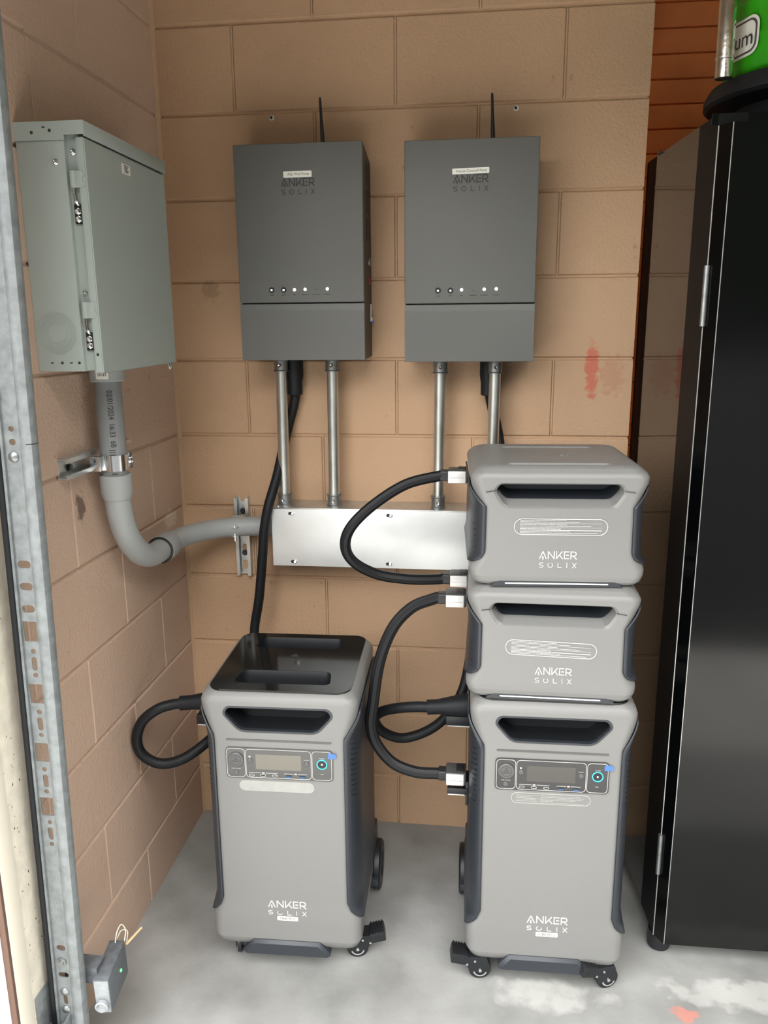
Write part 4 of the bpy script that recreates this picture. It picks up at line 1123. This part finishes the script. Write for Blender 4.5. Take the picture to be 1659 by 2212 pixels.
# ------------------------------------------------------------------ cables
def plug(t, x1, yc, zt_, w=0.047, d=0.050, h=0.031, latch=True):
    """square charging plug whose face looks to the left, fixed to the side at x1"""
    x0 = x1-w
    b = B(); b.box(x0, x1, yc-d/2+0.0015, yc+d/2, zt_-h, zt_, 0.004, 3); p = put(obj('plug_body', b, M_plug), t)
    b = B(); b.box(x0+0.0015, x1-0.005, yc-d/2-0.0008, yc-d/2+0.006, zt_-h+0.001, zt_-0.002, 0.002, 2); put(obj('plug_face', b, M_silver), t)
    b = B(); b.box(x0+0.004, x1-0.008, yc-d/2-0.0011, yc-d/2, zt_-h*0.56, zt_-h*0.56+0.0004); put(obj('face_line', b, M_btn), t)
    b = B(); b.box(x1-0.023, x1-0.004, yc-d/2+0.008, yc+d/2-0.008, zt_-0.001, zt_+0.0025, 0.0015)
    for k in range(6): b.box(x1-0.022+k*0.003, x1-0.0208+k*0.003, yc-d/2+0.010, yc+d/2-0.010, zt_+0.002, zt_+0.0034)
    put(obj('plug_latch', b, M_black), t)
    b = B(); b.prism(rr(d*0.56, h*0.78, 0.004, yc, zt_-h/2, 4), 'x', x0-0.016, x0+0.004); put(obj('cable_collar', b, M_black), t)
    return Vector((x0-0.014, yc, zt_-h/2))

t = thing('battery_cable', 'ribbed black cable looping in front of the zinc wireway between both batteries', 'cable', (0.8, -0.31, 1.0), group='ribbed black battery cables')
e1 = plug(t, 0.806, -0.305, 1.1440); e2 = plug(t, 0.812, -0.268, 0.8830)
b = B(); b.tube([e1, (0.7414, -0.307, 1.1270), (0.6640, -0.318, 1.1080), (0.588, -0.33, 1.0600), (0.536, -0.34, 1.0080), (0.521, -0.335, 0.9600), (0.540, -0.325, 0.9180), (0.595, -0.305, 0.8830), (0.672, -0.288, 0.8680), (0.735, -0.272, 0.8650), e2], 0.0125, 40, 8, ridge=0.035, nr=10)
put(obj('cable', b, M_cable), t)
t = thing('battery_cable', 'ribbed black cable hanging from the middle battery down to the lower station', 'cable', (0.8, -0.45, 0.7), group='ribbed black battery cables')
e1 = plug(t, 0.808, -0.405, 0.8810); e2 = plug(t, 0.815, -0.465, 0.4740)
b = B(); b.tube([e1, (0.730, -0.406, 0.8600), (0.685, -0.415, 0.8420), (0.643, -0.43, 0.7970), (0.613, -0.44, 0.7180), (0.598, -0.45, 0.6176), (0.5935, -0.455, 0.5680), (0.6060, -0.46, 0.5230), (0.6440, -0.465, 0.4790), (0.6960, -0.466, 0.4590), (0.7440, -0.465, 0.4570), e2], 0.0130, 40, 8, ridge=0.035, nr=10)
put(obj('cable', b, M_cable), t)
b = B(); b.box(0.772, 0.817, -0.485, -0.440, 0.418, 0.421, 0.001); b.box(0.772, 0.819, -0.485, -0.4815, 0.420, 0.434, 0.001); b.box(0.814, 0.821, -0.482, -0.432, 0.39, 0.45, 0.001)
put(obj('port_cover', b, M_black), t)
b = B(); b.box(0.774, 0.812, -0.4862, -0.4848, 0.4175, 0.4195); put(obj('cover_edge', b, M_silver), t)

def gland(t, p0, p1, r0, r1):
    b = B(); d = Vector(p1)-Vector(p0)
    n_ = 28
    ax = d.normalized(); u = ax.orthogonal().normalized(); v = ax.cross(u)
    secs = []
    for f, r in ((0, r0*0.75), (0.0, r0), (0.25, r0*1.0), (0.55, (r0*0.45+r1*0.55)), (0.8, r1), (0.90, r1), (0.90, r1*1.06), (1.0, r1*1.06)):
        c_ = Vector(p0)+d*f
        secs.append([c_+(u*math.cos(2*PI*i/n_)+v*math.sin(2*PI*i/n_))*r for i in range(n_)])
    b.loft(secs); put(obj('plug_handle', b, M_rub), t)
def flap(t, x0, x1, y0, y1, z):
    b = B(); b.box(x0, x1, y0, y1, z, z+0.026, 0.003); put(obj('port_cover', b, M_black), t)
    b = B(); b.box(x0+0.004, x1-0.002, y0-0.0012, y0+0.001, z+0.0002, z+0.002); put(obj('cover_edge', b, M_silver), t)

t = thing('inverter_cable', 'smooth black cable looping at the left side of the lone station', 'cable', (0.2, -0.4, 0.55), group='smooth black inverter cables')
gland(t, (0.122, -0.418, 0.5780), (0.236, -0.405, 0.588), 0.0175, 0.0245)
b = B(); b.tube([(0.128, -0.418, 0.5785), (0.100, -0.425, 0.5760), (0.070, -0.440, 0.5690), (0.035, -0.448, 0.5400), (0.0175, -0.448, 0.4930), (0.026, -0.442, 0.4480), (0.066, -0.432, 0.4200), (0.118, -0.415, 0.4270), (0.168, -0.378, 0.4550),
                 (0.205, -0.300, 0.480), (0.235, -0.215, 0.530), (0.238, -0.150, 0.580), (0.2260, -0.122, 0.6500), (0.2430, -0.118, 0.7491), (0.2575, -0.118, 0.8676), (0.2660, -0.120, 0.94), (0.2790, -0.114, 1.0050),
                 (0.2960, -0.080, 1.0772), (0.3090, -0.042, 1.1581), (0.3230, -0.028, 1.2178), (0.3400, -0.028, 1.2796), (0.3440, -0.034, 1.345)], 0.0128, 24, 8)
put(obj('cable', b, M_rub), t)
b = B(); b.turn([(0.0145, -0.068), (0.0200, -0.066), (0.0200, -0.035), (0.0235, -0.018), (0.0235, 0.028), (0.0, 0.028)], (0.3420, -0.034, 1.3560), 'z', 24); put(obj('cable_gland', b, M_rub), t)
flap(t, 0.160, 0.236, -0.420, -0.360, 0.524)
t = thing('inverter_cable', 'smooth black cable looping at the left side of the stacked station', 'cable', (0.75, -0.33, 0.5), group='smooth black inverter cables')
gland(t, (0.716, -0.345, 0.5615), (0.822, -0.335, 0.568), 0.0180, 0.0275)
b = B(); b.tube([(0.722, -0.345, 0.5620), (0.690, -0.345, 0.5615), (0.644, -0.340, 0.5530), (0.602, -0.325, 0.5330), (0.581, -0.300, 0.4980), (0.598, -0.275, 0.4520), (0.645, -0.255, 0.4250), (0.705, -0.240, 0.4380), (0.755, -0.220, 0.4700),
                 (0.795, -0.180, 0.520), (0.815, -0.150, 0.600), (0.830, -0.135, 0.75), (0.850, -0.128, 0.90), (0.870, -0.120, 1.03), (0.882, -0.080, 1.100), (0.8835, -0.040, 1.155), (0.8740, -0.026, 1.210), (0.8560, -0.026, 1.280), (0.853, -0.032, 1.345)], 0.0128, 24, 8)
put(obj('cable', b, M_rub), t)
b = B(); b.turn([(0.0145, -0.068), (0.0190, -0.066), (0.0190, -0.035), (0.0220, -0.018), (0.0220, 0.023), (0.0, 0.023)], (0.8500, -0.034, 1.3560), 'z', 24); put(obj('cable_gland', b, M_rub), t)
flap(t, 0.762, 0.822, -0.345, -0.285, 0.514)

# ------------------------------------------------------------------ tall black cabinet at the right edge
t = thing('black_cabinet', 'tall glossy black steel cabinet standing at the right edge', 'cabinet', (1.5, -0.2, 0))
CB, CT = 0.045, 1.848
b = B()
b.prism([(1.2555, -0.335), (1.2265, 0.020), (1.93, 0.030), (1.95, -0.335)], 'z', CB+0.01, CT)
put(obj('cabinet_body', b, M_cab, flat=True), t)
b = B(); b.prism([(1.2640, -0.4365), (1.2550, -0.3352), (1.95, -0.335), (1.95, -0.430)], 'z', CB+0.004, CT)
put(obj('front_frame', b, M_cabm, flat=True), t)
b = B()
b.prism([(1.2655, -0.4372), (1.2840, -0.4655), (1.9600, -0.4580), (1.9600, -0.4330)], 'z', CB, 1.8265)
dr = put(obj('cabinet_door', b, M_cabf, flat=True), t)
b = B(); b.box(1.2828, 1.2843, -0.4662, -0.4647, CB, 1.8265); put(obj('door_highlight', b, M_edge), t)  # thin bright strip painting the edge highlight
b = B(); b.box(1.2640, 1.2658, -0.4382, -0.4362, CB, 1.8265); put(obj('seam_highlight', b, M_edge), t)  # bright strip painting the highlight along the seam
b = B(); b.box(1.226, 1.240, 0.018, 0.035, CB, CT, 0.002); put(obj('rear_flange', b, M_cabm), t)
b = B(); b.box(1.252, 1.95, -0.4360, -0.4340, 1.8285, CT); put(obj('top_rail', b, M_cabf), t)
for z0_, z1_ in ((1.460, 1.575), (0.215, 0.318)):
    b = B(); b.cyl((1.2635, -0.4400, z0_), (1.2635, -0.4400, (z0_+z1_)/2-0.001), 0.0055, n=14); b.cyl((1.2635, -0.4400, (z0_+z1_)/2+0.001), (1.2635, -0.4400, z1_), 0.0055, n=14)
    b.cyl((1.2635, -0.4400, z0_+0.002), (1.2635, -0.4400, z1_-0.002), 0.0045, n=14)
    put(obj('barrel_hinge', b, M_cast), t)
for x, y in ((1.284, -0.415), (1.90, -0.415), (1.265, -0.02), (1.90, -0.02)):
    b = B(); b.turn([(0.020, 0.0), (0.026, 0.004), (0.028, 0.02), (0.026, 0.046), (0.0, 0.046)], (x, y, 0), 'z', 22); put(obj('cabinet_foot', b, M_black), t)
b = B(); b.box(1.2305, 1.2345, -0.085, -0.055, CT, CT+0.006); put(obj('lid_tab', b, M_black), t)

# ------------------------------------------------------------------ green canister vacuum on the cabinet
VX, VY, VZ = 1.505, -0.215, CT
t = thing('canister_vacuum', 'green canister vacuum on a black base atop the black cabinet', 'vacuum', (VX, VY, VZ))
b = B(); b.turn([(0.120, 0.0), (0.150, 0.002), (0.155, 0.050), (0.170, 0.058), (0.205, 0.058), (0.212, 0.064), (0.212, 0.078), (0.202, 0.096), (0.182, 0.102), (0.0, 0.104)], (VX, VY, VZ), 'z', 48)
bmesh.ops.rotate(b.bm, verts=b.bm.verts, cent=(VX, VY, VZ), matrix=Matrix.Rotation(math.radians(0), 3, 'Y'))
put(obj('black_base', b, M_rub), t)
b = B()
prof = [(0.170, 0.100)]
z = 0.112
while z < 0.46:
    prof += [(0.1780, z), (0.1780, z+0.050), (0.1800, z+0.053), (0.1810, z+0.057), (0.1800, z+0.061)]
    z += 0.0640
prof += [(0.1780, z), (0.15, z+0.02), (0.0, z+0.03)]
b.turn(prof, (VX, VY, VZ), 'z', 56)
put(obj('green_canister', b, M_green, sharp=60), t)
def on_can(a0, zc, r):
    return lambda u, v: Vector((VX+r*math.cos(a0+u/r), VY+r*math.sin(a0+u/r), zc+v))
AC = math.radians(180+19)
def wrap_poly(name, poly, m, r):
    b = B(); g = on_can(AC, VZ+0.170, r)
    n = len(poly)
    ctr = b.bm.verts.new(g(0, 0)); vs = [b.bm.verts.new(g(u, v)) for u, v in poly]
    for i in range(n): b.bm.faces.new((ctr, vs[i], vs[(i+1) % n]))
    return put(obj(name, b, m), t)
wrap_poly('badge', rr(0.105, 0.072, 0.020, 0, 0, 6), M_label, 0.1828)
b = B(); g1 = on_can(AC, VZ+0.170, 0.1831)
o_ = rr(0.095, 0.062, 0.017, 0, 0, 6); i_ = rr(0.087, 0.054, 0.014, 0, 0, 6)
b.loft([[g1(u, v) for u, v in o_], [g1(u, v) for u, v in i_]], cap=False); put(obj('badge_outline', b, M_btn), t)
put(text('badge_text', 'um', 0.042, M_inkg, on_can(AC+0.075, VZ+0.166, 0.1833), None), t)
t = thing('chrome_tube', 'upright chrome wand standing in front of the green canister', 'tube', (1.295, -0.30, CT+0.085))
b = B(); b.cyl((1.3020, -0.298, CT+0.095), (1.2955, -0.300, CT+0.50), 0.0170, n=28)
put(obj('tube_shaft', b, M_chromet), t)
b = B(); b.turn([(0.0170, 0), (0.0182, 0.001), (0.0182, 0.005), (0.0170, 0.006)], (1.3010, -0.298, CT+0.128), 'z', 28); put(obj('tube_collar', b, M_chrome), t)
